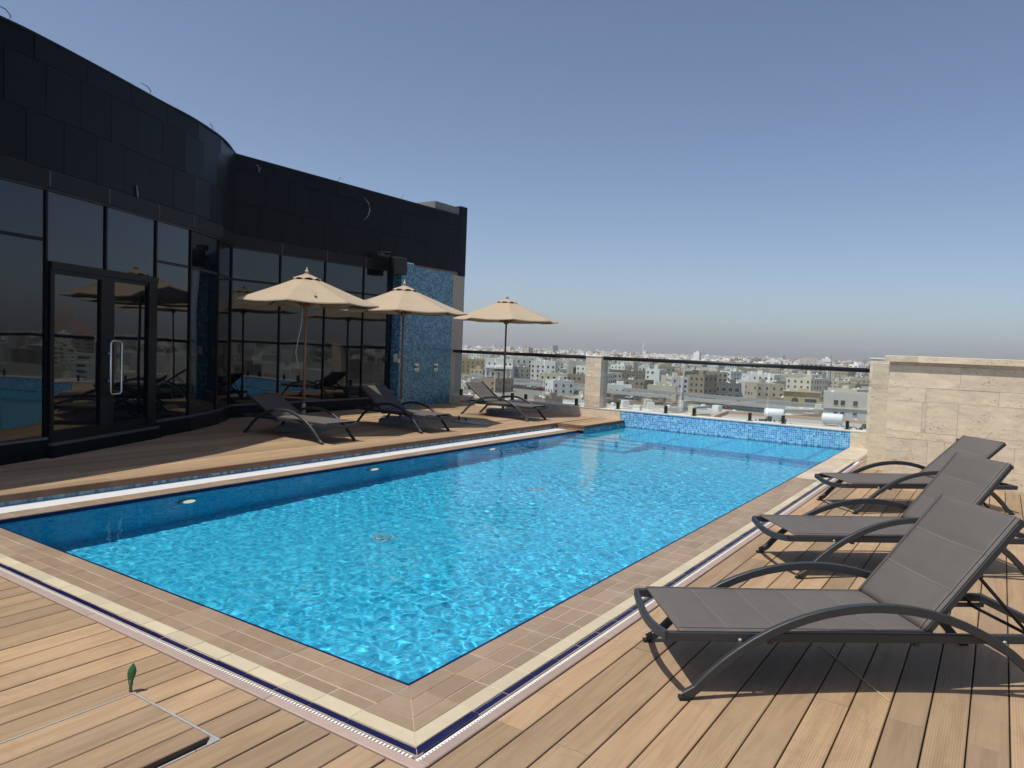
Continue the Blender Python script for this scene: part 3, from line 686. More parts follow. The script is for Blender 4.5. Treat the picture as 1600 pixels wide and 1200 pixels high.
# near edge (tiles run along x from the left corner to the mitred right corner)
corner = {}
for a, b, k in rows:
    tile_row(cn, NM[k], M[k], True, -b, -a, PX0, -.16 if False else 0.0, .232, zrow(k))
    tile_row(cr_, NM[k], M[k], False, a, b, 0.0, 7.62, .232, zrow(k))
    # corner: two mitred pieces
    for sgn in (0, 1):
        vv = [(0 + TG, -b + TG), (b - 2 * TG, -b + TG), (a, -a - TG), (TG, -a - TG)] if sgn == 0 else [(b - TG, -b + 2 * TG), (b - TG, -TG), (a + TG, -TG), (a + TG, -a)]
        if a == 0.0: vv = [vv[0], vv[1], (TG * 2, -TG)] if sgn == 0 else [vv[0], vv[1], (TG, -TG)]
        n = len(vv); zz = zrow(k)
        MB().add([(x, y, zz - .03) for x, y in vv] + [(x, y, zz) for x, y in vv], [tuple(range(n))[::-1], tuple(range(n, 2 * n))] + [(i, (i + 1) % n, (i + 1) % n + n, i + n) for i in range(n)]).build(NM[k], M[k], cn if sgn == 0 else cr_)
# grout beds
MB().box(PX0 - .02, .371, -.371, -.001, -.05, -.0024).build('grout_bed', M['grout'], cn); MB().box(PX0 - .02, .408, -.408, -.3715, -.05, -.0088).build('grout_bed', M['grout'], cn)
MB().box(.001, .371, .0, 10.02, -.05, -.0026).build('grout_bed', M['grout'], cr_); MB().box(.3715, .408, .0, 10.02, -.05, -.0086).build('grout_bed', M['grout'], cr_)
# paler stone slabs further along the right edge
for y0, y1 in ((7.62, 8.42), (8.42, 9.22), (9.22, 10.02)):
    MB().cbox(.001 + TG, .292 - TG, y0 + TG, y1 - TG, -.03, rnd.uniform(-.001, .001), .002).build('stone_slab', M['stonecop'], cr_)
tile_row(cr_, 'cream_tile', M['cream'], False, .292, .372, 7.62, 10.02, .24); tile_row(cr_, 'navy_tile', M['navy'], False, .372, .408, 7.62, 9.9, .24, -.006)
for y0, y1 in ((10.045, 10.95), (10.95, 11.838)):
    MB().cbox(.001, .385, y0 + TG, y1 - TG, -.05, rnd.uniform(.002, .004), .003).build('stone_slab', M['stonecop'], cr_)
# dark blue lip tiles just above the water
def zl(): return -.009
tile_row(cn, 'navy_lip_tile', M['navy'], True, .0, .030, PX0 + .030, -.030, .232, -.009, -.05, .0004)
tile_row(cr_, 'navy_lip_tile', M['navy'], False, -.030, .0, .0, PY1 - .01, .232, -.009, -.05, .0004)
# overflow grates: white cross bars over a dark channel
def grate(parent, along_x, a0, a1, s0, s1, z, pitch, bar, rims=True):
    m = MB(); n = int((s1 - s0) / pitch)
    for i in range(n):
        s = s0 + i * pitch
        if along_x: m.box(s, s + bar, a0, a1, z - .012, z)
        else: m.box(a0, a1, s, s + bar, z - .012, z)
    m.build('grate_bars', M['white'], parent, kind='stuff')
    if along_x:
        MB().box(s0, s1, a0, a1, -.10, z - .03).build('channel', M['under'], parent)
    else:
        MB().box(a0 - .003, a0 + .004, s0, s1, z - .03, z + .0015).build('grate_rim', M['white'], parent); MB().box(a1 - .004, a1 + .003, s0, s1, z - .03, z + .0015).build('grate_rim', M['white'], parent)
        MB().box(a0, a1, s0, s1, -.10, z - .03).build('channel', M['under'], parent)
gn = empty('near_overflow_grate', (0, 0, 0), label='narrow white slotted grate along the near pool edge', category='grate'); gr = empty('right_overflow_grate', (0, 0, 0), label='narrow white slotted grate along the right pool edge beside the loungers', category='grate'); gl_ = empty('left_overflow_grate', (0, 0, 0), label='wide white slotted grate along the far left pool edge', category='grate')
grate(gn, True, -.442, -.412, PX0 - .5, .410, -.012, .020, .0105); grate(gr, False, .412, .442, -.444, 9.92, -.020, .020, .0125)
# pinkish stone trim, laid in lengths with mitred corner
tr = empty('stone_trim', (0, 0, 0), kind='structure')
def trim(x0, x1, y0, y1): MB().cbox(x0, x1, y0, y1, -.06, .006, .004).build('trim_piece', M['pink'], tr)
y = -.446
ys = [-.446, 1.1, 2.75, 4.4, 6.05, 7.7, 9.93]
for a, b in zip(ys[:-1], ys[1:]): trim(.4475, .497, a + .0015, b - .0015)
xs = [-5.1, -3.6, -1.95, -.4, .497]
for a, b in zip(xs[:-1], xs[1:]): trim(a + .0015, b - .0015, -.4975, -.4475)
trim(.39, .497, 9.96, 10.04); trim(.388, .432, 10.042, 11.84)
MB().box(.41, .50, 9.6, 9.955, -.02, -.004).build('grate_end_cover', M['white'], gr)
# left side: bullnose, wide grate, mosaic riser
tile_row(cl, 'brown_tile', M['brown'], False, PX0 - .215, PX0, 0.0, 10.04, .24)
MB().box(PX0 - .214, PX0 - .001, -.5, 10.04, -.05, -.0025).build('grout_bed', M['grout'], cl)
tile_row(cl, 'navy_lip_tile', M['navy'], False, PX0, PX0 + .018, .0, PY1 - .01, .24, -.006, -.05, .0004)
grate(gl_, False, PX0 - .47, PX0 - .222, -.5, 10.03, -.004, .022, .0135)
XE = -5.085
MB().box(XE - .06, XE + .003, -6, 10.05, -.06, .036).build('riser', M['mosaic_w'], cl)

# ================================================================== decks of single boards
def plank_mesh(w, mat):
    m = MB(); c = .003; z0 = -.025
    pr = [(0, z0), (w, z0), (w, -c), (w - c, 0), (c, 0), (0, -c)]
    n = len(pr); m.add([(x, 0, z) for x, z in pr] + [(x, 1, z) for x, z in pr], [tuple(range(n))] + [tuple(range(2 * n - 1, n - 1, -1))] + [(i, i + n, (i + 1) % n + n, (i + 1) % n) for i in range(n)])
    return m.mesh('board', mat)
PM = {}
def board(parent, x0, x1, y0, y1, z, rib):
    w = round(x1 - x0, 4); k = (w, rib)
    if k not in PM: PM[k] = plank_mesh(w, M['deck_rib'] if rib else M['deck'])
    o = put('board', PM[k], parent); o.location = (x0, y0, z + rnd.uniform(-.0012, .0012)); o.scale = (1, y1 - y0, 1)
GAP = .0068
def seams(i, y0, y1, L=2.2, ph=0.0):
    s = [y0]; y = y0 + (ph + (i % 2) * L / 2 + rnd.uniform(-.02, .02)) % L
    while y < y1 - .3:
        if y > y0 + .25: s.append(y)
        y += L
    return s + [y1]
df = empty('front_deck', (0, 0, 0), kind='structure'); dr = empty('right_deck', (0, 0, 0), kind='structure'); dl = empty('left_deck', (0, 0, 0), kind='structure')
HX0, HX1, HY0, HY1 = -.893, -.279, -1.62, -.812
for i in range(-27, 8):
    x1 = -.587 + (i + 1) * .1535 - GAP * .7; x0 = x1 - .1535 + GAP * 1.4
    if x0 < -5.1 or x1 > .53: continue
    hatch = x0 > HX0 - .02 and x1 < HX1 + .03
    segs = [(-.8, -.5025), (-3.2, HY0 - .006)] if hatch else [(a, b) for a, b in zip(*(lambda s: (s[:-1], s[1:]))(seams(i, -3.2, -.5025, 9.0, 3.6)))]
    for a, b in segs: board(df, x0, x1, a, b - .0025, 0.0, False)
RIB = {1, 4, 6, 9, 12, 13, 16, 19, 22, 25}
for i in range(-7, 23):
    x0 = 1.563 + i * .1534 + GAP / 2; x1 = x0 + .1534 - GAP
    if x0 < .5: x0 = .5025 if x1 > .55 else None
    if x0 is None: continue
    s = seams(i, -3.2, 8.58 if x0 > .92 else 11.8, 2.2, 4.28 % 2.2)
    for j, (a, b) in enumerate(zip(s[:-1], s[1:])): board(dr, x0, x1, a, b - .0025, 0.0, (i * 5 + j * 3) % 7 in (0, 3) if i not in (1,) else j % 2 == 0)
MB().box(.5, 5.4, -6, 8.62, -.12, -.03).build('underlay', M['under'], dr); MB().box(.5, .98, 8.62, 11.84, -.12, -.031).build('underlay', M['under'], dr)
MB().box(-5.1, .499, -6, -.4985, -.12, -.03).build('underlay', M['under'], df)
board(dr, .4355, .4985, 10.06, 11.8, 0.0, False)
ZD = .1
# the facade line, from the inner corner back past the left of the picture
CV = [(-5.95, -5.0), (-6.0, -3.2), (-6.12, -1.6), (-6.38, -.2), (-6.66, .89), (-6.87, 1.45), (-7.27, 2.32), (-7.72, 3.24), (-8.07, 3.99), (-8.62, 4.84), (-9.3, 5.56)]
def spline(P, n=24):
    out = []
    Q = [np.array(p, float) for p in P]; Q = [2 * Q[0] - Q[1]] + Q + [2 * Q[-1] - Q[-2]]
    for i in range(1, len(Q) - 2):
        for k in range(n):
            t = k / n; a, b_, c, d_ = Q[i - 1:i + 3]
            out.append(.5 * ((2 * b_) + (-a + c) * t + (2 * a - 5 * b_ + 4 * c - d_) * t * t + (-a + 3 * b_ - 3 * c + d_) * t ** 3))
    out.append(Q[-2]); return np.array(out)
CS = spline(CV)
def wall_y(x):         # y where the facade stands at this x
    k = np.argmin(abs(CS[:, 0] - x)); return CS[k, 1]
for i in range(30):
    x1 = XE - .066 - i * .1535 - GAP / 2 + .05; x0 = x1 - .1535 + GAP
    if x0 < -9.75: break
    y0 = -5.0 if x1 > -6.0 else max(-5.0, wall_y(x1) - .35)
    if x1 < -9.3: continue
    y1 = 11.835
    for a, b in zip(*(lambda s: (s[:-1], s[1:]))(seams(i, y0, y1, 2.9, .5))): board(dl, x0, x1, a, b - .0025, ZD, False)
for i in range(4):     # platform that juts over the pool at the far end
    x0 = XE + .045 - .0 + i * .1535 + GAP / 2; x1 = min(x0 + .1535 - GAP, -4.47)
    if x1 - x0 > .03: board(dl, x0, x1, 10.06, 11.835, ZD, False)
MB().box(-10, XE - .02, -6, 11.84, -.1, ZD - .03).build('underlay', M['under'], dl); MB().box(XE - .02, -4.52, 10.075, 11.84, -.06, ZD - .03).build('underlay', M['under'], dl)
# timber fascia boards along the edge
for a, b in ((-6, -2.4), (-2.4, 1.25), (1.25, 4.9), (4.9, 8.5), (8.5, 10.058)): MB().box(XE - .02, XE + .012, a + .001, b - .001, .037, ZD - .002).build('fascia_board', M['fascia_wood'], dl)
MB().box(XE + .013, -4.482, 10.034, 10.058, .052, ZD - .002).build('fascia_board', M['fascia_wood'], dl); MB().box(XE + .013, -4.482, 10.046, 10.06, .004, .048).build('fascia_board', M['deck'], dl)
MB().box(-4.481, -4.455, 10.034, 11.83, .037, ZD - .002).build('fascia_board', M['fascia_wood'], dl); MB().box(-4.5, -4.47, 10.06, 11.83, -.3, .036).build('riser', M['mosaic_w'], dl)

# deck hatch with metal edge strips
ht = empty('deck_hatch', (0, 0, 0), label='board-topped access hatch with metal edging in the near deck', category='hatch')
for i in range(4):
    x0 = -.587 + (i - 2) * .1535 + GAP / 2; x1 = x0 + .1535 - GAP
    if i == 3: x1 -= .046
    w = round(x1 - x0, 4); k = (w, False)
    if k not in PM: PM[k] = plank_mesh(w, M['deck'])
    o = put('board', PM[k], ht); o.location = (x0, HY0, .001); o.scale = (1, HY1 - HY0 - .006, 1)
MB().box(HX0 - .004, HX1 + .012, HY1 - .004, HY1 + .007, -.02, .0035).build('edge_strip', M['alu'], ht)
MB().box(HX0 - .005, HX0 + .003, HY0, HY1 - .005, -.02, .0032).build('edge_strip', M['alu'], ht)
MB().box(HX1 + .002, HX1 + .011, HY0, HY1 - .005, -.02, .0032).build('edge_strip', M['alu'], ht)
MB().add([(HX1 - .035, HY1 - .005, .0038), (HX1 + .012, HY1 - .062, .0038), (HX1 + .012, HY1 - .005, .0038)], [(0, 1, 2)]).build('corner_plate', M['alu'], ht)
MB().box(HX1 - .05, HX1 + .001, HY0, HY1 - .006, -.029, -.0245).build('hatch_gap', M['black'], ht)
for k in range(3): MB().lathe([(.0045, 0), (.0045, .001)], (HX1 + .0065, HY1 - .10 - .24 * k, .0033), 8).build('screw', M['pipe'], ht)

# ================================================================== far low wall, pillar, end mosaic
fw = empty('end_wall', (0, 0, 0), label='low stone and blue mosaic wall across the far end of the pool', category='wall')
MB().box(-9.3, -4.56, PY1 + .012, 12.12, -.2, .31).build('core', M['mortar'], fw)
MB().box(-4.56, .255, PY1, 12.12, -.3, .288).build('mosaic_face', M['mosaic'], fw)
MB().box(-4.565, .0, PY1 - .012, 12.13, .289, .313).build('cap', M['lime'], fw)
x = -9.3
for w in (.92, .8, .95, .85, .6, .62):
    MB().box(x + .002, min(x + w, -4.562) - .002, PY1 - .008, PY1 + .012, .06, .286).build('stone_tile', M['trav'], fw); x += w
MB().box(-9.3, -4.567, PY1 - .016, 12.13, .287, .312).build('cap', M['lime'], fw)
MB().box(.002, .252, PY1 - .01, PY1 - .001, -.02, .286).build('stone_tile', M['trav'], fw); MB().box(.002, .254, PY1 - .014, 12.13, .2885, .312).build('cap', M['lime'], fw)
def pillar(name, x0, x1, y0, y1, z0, z1, zs, label, cap=.03, vert_low=None):
    e = empty(name, (0, 0, 0), label=label, category='pillar'); MB().box(x0 + .012, x1 - .012, y0 + .012, y1 - .012, z0, z1 - .002).build('core', M['mortar'], e)
    for a, b in zip(zs[:-1], zs[1:]):
        m_ = M['travV'] if vert_low and b <= vert_low else M['trav']
        MB().box(x0, x1, y0, y0 + .02, a + .0015, b - .0015).build('stone_tile', m_, e)
        MB().box(x1 - .02, x1 + .001, y0 + .0205, y1, a + .0015, b - .0015).build('stone_tile', m_, e); MB().box(x0 - .001, x0 + .02, y0 + .0205, y1, a + .0015, b - .0015).build('stone_tile', m_, e)
    MB().cbox(x0 - .012, x1 + .012, y0 - .012, y1 + .012, z1, z1 + cap, .004).build('cap', M['lime'], e); return e
pillar('stone_pillar', -5.45, -5.07, PY1 - .02, 12.16, .313, 1.43, [.313, .56, .66, .98, 1.13, 1.30, 1.43], 'square travertine pillar between the two glass railings', .022)
e = pillar('stone_pillar', .256, .62, PY1 - .05, 12.3, -.03, 1.615, [-.03, .36, .50, .62, .98, 1.12, 1.26, 1.50, 1.615], 'taller travertine pillar where the right glass railing ends', .02, .36)
# ================================================================== right travertine wall
rw = empty('travertine_wall', (0, 0, 0), label='big travertine tiled wall with projecting cap behind the right loungers', category='wall')
YW = 8.6; XL = .935
MB().box(XL + .012, 5.4, YW + .02, 9.3, -.1, 1.586).build('core', M['mortar'], rw)
def stile(x0, x1, z0, z1): MB().box(x0 + .0012, x1 - .0012, YW + rnd.uniform(-.0015, .0015), YW + .021, z0 + .0012, z1 - .0012).build('stone_tile', M['trav'], rw)
RW = [(1.545, 1.586, [XL, 1.38, 2.19, 3.0, 3.9, 4.8, 5.4]), (1.25, 1.545, [XL, 1.762, 2.6, 3.45, 4.3, 5.4]), (1.065, 1.25, [XL, 1.38, 2.195, 3.0, 3.8, 4.6, 5.4]), (.655, 1.065, [XL, 1.352, 1.402, 1.762, 2.62, 3.5, 4.4, 5.4]),
      (.555, .655, [XL, 1.37, 1.762, 2.6, 3.4, 4.3, 5.4]), (.244, .555, [XL, 1.443, 1.636, 2.4, 3.2, 4.1, 5.4]), (-.02, .244, [XL, 1.55, 2.3, 3.1, 3.9, 4.7, 5.4])]
for z0, z1, xs in RW:
    for a, b in zip(xs[:-1], xs[1:]): stile(a, b, z0, z1)
for a, b in zip([-.02, .36, .75, 1.1, 1.35], [.36, .75, 1.1, 1.35, 1.586]): MB().box(XL - .008, XL + .012, YW + .022, 9.3, a + .001, b - .001).build('stone_tile', M['trav'], rw)
for a, b in zip([.87, 1.26, 2.09, 2.9, 3.8, 4.6], [1.26, 2.09, 2.9, 3.8, 4.6, 5.45]): MB().cbox(a + .001, b - .001, YW - .058, 9.36, 1.588, 1.668, .004).build('cap_stone', M['trav'], rw)
MB().box(.63, XL, 9.31, 12.2, -.1, 1.55).build('return_wall', M['trav'], rw)
MB().cbox(1.765, 1.845, YW - .03, YW - .002, .55, .62, .004).build('wall_socket', M['blackp'], None, label='small black socket box on the travertine wall behind the loungers', category='socket')

# ================================================================== glass railings
def railing(name, xs_panels, spig, x0, x1, y, zr, label, zb=.313, axis='x', closed=True):
    e = empty(name, (0, 0, 0), label=label, category='railing')
    for a, b in xs_panels: MB().box(a, b, y - .006, y + .006, zb + .05, zr - .01).build('glass_panel', M['railglass'], e)
    pth = [(x0, y, zr), (x1, y, zr)]; MB().tube(pth, .040, 14).build('handrail', M['black'], e)
    sm = MB().box(-.025, .025, -.035, .035, .006, .155).box(-.05, .05, -.05, .05, 0, .006).mesh('spigot', M['black'])
    for x in spig: o = put('spigot', sm, e); o.location = (x, y, zb)
    return e
railing('glass_railing', [(-9.22, -8.0), (-7.96, -6.62), (-6.58, -5.48)], [-8.99, -8.2, -7.45, -7.07, -5.71], -9.26, -5.455, 11.95, 1.405, 'left glass railing with black handrail between the dark building and the pillar')
railing('glass_railing', [(-5.04, -3.29), (-3.25, -1.54), (-1.50, .22)], [-4.68, -3.58, -2.97, -1.84, -1.21, -.08], -5.065, .25, 11.95, 1.405, 'right glass railing with black handrail above the blue mosaic wall')
# parapet and railing on the open right side of the terrace
sw_ = empty('side_parapet', (0, 0, 0), label='low stone parapet along the open right side of the terrace', category='wall'); MB().box(5.41, 5.6, -9, 8.58, -.1, .3).build('core', M['trav'], sw_)
sr = railing('side_railing', [(-8, -5.6), (-5.55, -3), (-2.95, -.4), (-.35, 2.2), (2.25, 4.8), (4.85, 8.0)], [-7, -4.5, -2, .5, 3, 6], -8.5, 8.5, 0, 1.405, 'glass railing along the open right side of the terrace', .301)
sr.rotation_euler = (0, 0, R(90)); sr.location = (5.5, 0, 0)

# ================================================================== dark glazed building
bd = empty('glazed_building', (0, 0, 0), label='long dark building with curved glass front and black granite parapet', category='building')
XB = -9.3
arc = np.r_[0, np.cumsum(np.hypot(*np.diff(CS, axis=0).T))]
def at(s): return np.array([np.interp(s, arc, CS[:, 0]), np.interp(s, arc, CS[:, 1])])
def s_of(p): return arc[np.argmin(np.hypot(CS[:, 0] - p[0], CS[:, 1] - p[1]))]
def slabseg(name, mat, p, q, z0, z1, thick=.03, proud=0.0, parent=bd, gap=.0):
    """upright slab between plan points p and q; the outer face looks right of p->q (to the pool)"""
    p = np.array(p, float); q = np.array(q, float); d = (q - p) / np.hypot(*(q - p)); n = np.array([d[1], -d[0]])
    a = p + d * gap + n * proud; L = np.hypot(*(q - p)) - 2 * gap
    return MB().obox((a[0], a[1], z0), d, L, thick, z1 - z0).build(name, mat, parent)
SE = arc[-1]
mull = [s_of(p) for p in [(-6.87, 1.45), (-7.27, 2.32), (-7.72, 3.24), (-8.07, 3.99), (-8.62, 4.84), (-9.3, 5.56)]]
pre = [mull[0] - 1.0 * k for k in range(7, 0, -1)]; mull = [s for s in pre if s > 0] + mull
MP = [tuple(at(s)) for s in mull] + [(XB, 6.62), (XB, 7.73), (XB, 8.81), (XB, 9.72)]
NC = len(mull)
DOOR = (len(mull) - 6, len(mull) - 5, len(mull) - 4)      # the two bays the door takes up
ZT, ZG0, ZTR = 3.17, .335, 2.59
for i in range(len(MP) - 1):
    p, q = MP[i], MP[i + 1]; tl = rnd.uniform(-.004, .004)
    door = i in (DOOR[0], DOOR[1])
    if door:
        slabseg('glass_pane', M['glass'], p, q, 2.36, ZT, .02, -.02)
    else:
        o = slabseg('glass_pane', M['glass'], p, q, ZTR + .02, ZT, .02, -.02); o = slabseg('glass_pane', M['glass'], p, q, ZG0 + .01, ZTR - .02, .02, -.02)
        slabseg('transom', M['mullion'], p, q, ZTR - .02, ZTR + .02, .04, -.012, gap=.03)
        slabseg('sill_strip', M['dullalu'], p, q, ZG0 - .02, ZG0 + .008, .06, .035); slabseg('plinth', M['granite'], p, q, ZD - .02, ZG0 - .021, .08, .03)
    slabseg('metal_band', M['band'], p, q, ZT + .001, 3.378, .04, .035, gap=.004)
    slabseg('head_trim', M['black'], p, q, ZT - .022, ZT, .05, .012, gap=.002)
    d = np.array(q) - np.array(p); d /= np.hypot(*d); n = np.array([d[1], -d[0]])
    a = np.array(p) - d * .014 + n * .003
    MB().obox((a[0], a[1], ZG0 + .012 if not (i == DOOR[1]) else 2.36), d, .028, .05, ZT - .024 - (ZG0 + .012 if i != DOOR[1] else 2.36)).build('mullion', M['mullion'], bd)
    a = np.array(p) - d * .006 + n * .038
    MB().obox((a[0], a[1], ZT + .01), d, .012, .003, .19).build('joint_strip', M['dullalu'], bd)
# door: transom, two leaves, frame and long pull handle
p, q, r_ = MP[DOOR[0]], MP[DOOR[1]], MP[DOOR[2]]
pd = np.array(p); rd = np.array(r_); dd = rd - pd; DL = np.hypot(*dd); dd /= DL; dn = np.array([dd[1], -dd[0]])
door = empty('door', (0, 0, 0)); door.parent = bd
def dpart(name, mat, s0, s1, z0, z1, thick, proud, parent=door):
    a = pd + dd * s0 + dn * proud; return MB().obox((a[0], a[1], z0), dd, s1 - s0, thick, z1 - z0).build(name, mat, parent)
dpart('door_head', M['band'], .02, DL - .02, 2.27, 2.355, .09, .05); dpart('door_threshold', M['dullalu'], .0, DL, ZD + .14, ZD + .17, .10, .08, door); dpart('door_step', M['granite'], -.02, DL + .02, ZD - .01, ZD + .139, .12, .10, door)
mid = DL * .5
for a, b in ((.03, mid - .09), (mid + .07, DL - .12)):
    dpart('door_glass', M['glass'], a + .05, b - .05, ZD + .30, 2.22, .015, .0)
dpart('door_stile', M['band'], mid - .14, mid + .0, ZD + .171, 2.269, .05, .03); dpart('door_stile', M['mullion'], mid + .001, mid + .115, ZD + .171, 2.269, .05, .02); dpart('door_stile', M['mullion'], DL - .2, DL - .02, ZD + .171, 2.269, .06, .035); dpart('door_stile', M['mullion'], .02, .08, ZD + .171, 2.269, .06, .035)
dpart('door_rail', M['mullion'], .081, mid - .141, ZD + .171, ZD + .30, .05, .03); dpart('door_rail', M['mullion'], mid + .116, DL - .201, ZD + .171, ZD + .30, .05, .02); dpart('door_rail', M['mullion'], .081, mid - .141, 2.22, 2.269, .05, .03); dpart('door_rail', M['mullion'], mid + .116, DL - .201, 2.22, 2.269, .05, .02)
def hp(s, z, o): a = pd + dd * s + dn * (.03 + o); return (a[0], a[1], z)
for s in (mid - .06, mid + .12):
    pass
h0, h1, z0, z1 = mid - .055, mid + .15, .78, 1.46
loop = [hp(h0 + .03, z0, .07), hp(h1 - .03, z0, .07), hp(h1, z0 + .03, .07), hp(h1, z1 - .03, .07), hp(h1 - .03, z1, .07), hp(h0 + .03, z1, .07), hp(h0, z1 - .03, .07), hp(h0, z0 + .03, .07)]
MB().tube(loop, .014, 10, closed=True, up=(dn[0], dn[1], 0)).tube([hp(h0, .95, .0), hp(h0, .95, .07)], .010, 8).tube([hp(h0, 1.3, .0), hp(h0, 1.3, .07)], .010, 8).build('door_handle', M['silver'], door)
# backing so that nothing is seen through the joints, parapet core, roof
bk = MB()
PLAN = [tuple(p_) for p_ in CS[::6]] + [(XB, 5.56), (XB, 12.04)]
for a, b in zip(PLAN[:-1], PLAN[1:]):
    if math.dist(a, b) < .01: continue
    a2, b2 = np.array(a), np.array(b); d = (b2 - a2) / np.hypot(*(b2 - a2)); n = np.array([d[1], -d[0]]); a3 = a2 - n * .12 - d * .01
    bk.obox((a3[0], a3[1], ZD - .03), d, np.hypot(*(b2 - a2)) + .02, .1, 3.26 - ZD)
    a3 = a2 - n * .0 - d * .01
    bk.obox((a3[0], a3[1], 3.3), d, np.hypot(*(b2 - a2)) + .02, .3, 1.44)
bk.build('backing_wall', M['granite_gap'], bd)
rp = [(-15.5, -8.5), (-5.95, -8.5)] + [tuple(np.array(p_) + (-.25, 0)) for p_ in CS[::8]] + [(XB - .25, 12.0), (-15.5, 12.0)]
MB().add([(x, y, 4.3) for x, y in rp], [tuple(range(len(rp)))]).build('roof', M['rooftop'], bd)
# granite panels: three courses with staggered joints, plus a thin coping
rows_g = [(3.385, 3.955, .52, .0), (3.958, 4.518, .52, .26), (4.521, 4.772, .78, .1)]
for z0, z1, pw, ph in rows_g:
    s = ph - pw
    while s < SE:
        a, b = max(s, 0.0), min(s + pw, SE)
        if b - a > .06:
            o = slabseg('granite_panel', M['granite'], at(a), at(b), z0 + .001, z1 - .001, .03, .03 + rnd.uniform(-.0015, .0015), gap=.0032)
        s += pw
    y = 5.56 + ph * .5
    ys = [5.562] + [y + pw * k for k in range(1, 40) if 5.66 < y + pw * k < 11.95] + [12.04]
    for a, b in zip(ys[:-1], ys[1:]): slabseg('granite_panel', M['granite'], (XB, a), (XB, b), z0 + .001, z1 - .001, .03, .03 + rnd.uniform(-.0015, .0015), gap=.0032)
cp = [tuple(p_) for p_ in CS[::4]] + [(XB, 12.04)]
for a, b in zip(cp[:-1], cp[1:]):
    if math.dist(a, b) > .01: slabseg('coping_strip', M['band'], a, b, 4.774, 4.80, .34, .04)
MB().box(XB - .9, XB + .03, 12.042, 12.3, 3.3, 5.03).build('end_pier', M['granite'], bd); MB().box(XB - .9, XB - .02, 11.1, 12.041, 4.802, 4.99).build('roof_upstand', M['slab'], bd)
# mosaic shower wall under the parapet, with a projecting pier
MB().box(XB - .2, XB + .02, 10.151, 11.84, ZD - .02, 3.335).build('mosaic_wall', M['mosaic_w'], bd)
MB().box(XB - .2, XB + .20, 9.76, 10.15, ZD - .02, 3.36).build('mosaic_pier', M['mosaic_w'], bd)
MB().box(XB - .2, XB + .205, 9.755, 10.155, 3.361, 3.384).build('pier_cap', M['lime'], bd)
MB().box(XB - .4, XB + .022, 11.841, 12.30, -.1, 3.298).build('end_strip', M['render'], bd)
for i, y in enumerate((10.56, 11.27)):
    e = empty('shower_control', (XB + .021, y, 1.0), 0, label='square steel shower control on the blue mosaic wall, %s the dark glass' % ('nearer' if i == 0 else 'further from'), category='shower control', group='shower controls')
    MB().cbox(0, .012, -.075, .075, -.09, .09, .002).build('plate', M['silver'], e); a = MB().lathe([(.035, 0), (.035, .04), (.028, .045)], seg=14).build('knob', M['alu'], e); a.rotation_euler = (0, R(90), 0); a.location = (.012, 0, .01)
    MB().tube([(.012, 0, -.06), (.05, 0, -.07), (.06, 0, -.11)], .009, 8).build('spout', M['silver'], e)
e = empty('socket_pair', (XB + .12, 9.755, 1.2), 0, label='pair of cream switch boxes on the edge of the mosaic pier', category='switch')
MB().box(-.05, .03, -.035, 0, -.07, .11).build('box', M['lime'], e); MB().box(.045, .11, -.03, 0, -.09, .0).build('box', M['lime'], e)
# black loudspeaker and a small floodlight under the parapet
e = empty('loudspeaker', (-8.98, 9.5, 3.06), R(-20), label='black box loudspeaker mounted high at the mosaic pier', category='loudspeaker')
MB().cbox(-.13, .13, -.16, .16, 0, .36, .015).build('cabinet', M['blackp'], e); MB().box(.1305, .136, -.13, .13, .03, .33).build('grille', M['black'], e); MB().tube([(-.13, 0, .2), (-.3, .05, .26)], .02, 8).build('bracket', M['black'], e); MB().box(-.12, .12, -.15, .15, .361, .375).build('top_plate', M['dullalu'], e)
e = empty('security_camera', (-9.05, 9.1, 3.44), R(-60), label='dark bullet camera on an arm left of the loudspeaker', category='camera')
a = MB().lathe([(.045, -.14), (.055, -.12), (.055, .12), (.05, .14)], seg=14).build('housing', M['blackp'], e); a.rotation_euler = (R(90), 0, R(20)); MB().tube([(0, 0, .05), (-.12, .05, .08), (-.24, .1, .1)], .014, 8).build('arm', M['black'], e); MB().box(-.05, .05, -.16, .14, .058, .07).build('sun_shield', M['dullalu'], e)
# loose wires on the parapet
def wire(name, pts, label, mat='pipe', r=.006):
    MB().tube(pts, r, 6).build(name, M[mat], None, label=label, category='wire')
def parapet(s, dz): a = at(s); return Vector((a[0] - .05, a[1], 4.80 + dz))
for (px_, lab_, dy) in (((-6.72, 1.0), 'bent wire end on the parapet at the far left', .16), ((-7.68, 3.1), 'small coil of wire on the curved parapet', .12), ((-8.4, 4.55), 'short upright wire near the end of the curved parapet', .02)):
    b0 = parapet(s_of(px_), 0); wire('loose_wire', [b0, b0 + Vector((0, .02, .08)), b0 + Vector((0, -.03, .13)), b0 + Vector((0, -dy, .15))], lab_)
for y, lab_ in ((8.0, 'forked wire end on the straight parapet above the glass'), (9.9, 'thin wire tuft on the straight parapet near its end')):
    b0 = Vector((XB - .02, y, 4.8)); wire('loose_wire', [b0, b0 + Vector((0, .03, .07)), b0 + Vector((0, .1, .12))], lab_)
b0 = Vector((XB + .04, 5.98, 4.70)); wire('loose_wire', [b0 + Vector((-.03, 0, 0)), b0 + Vector((.03, .03, -.02)), b0 + Vector((.03, .05, -.14)), b0 + Vector((.02, .09, -.04))], 'pale frayed wire hanging at the inner parapet corner', 'plate', .005)
wire('cable_loop', [(XB + .03, 8.7, 4.62), (XB + .10, 8.78, 4.5), (XB + .12, 8.8, 4.36), (XB + .10, 8.76, 4.22), (XB + .03, 8.72, 4.15)], 'thin pale cable loop hanging out of the granite parapet', 'plate', .008)
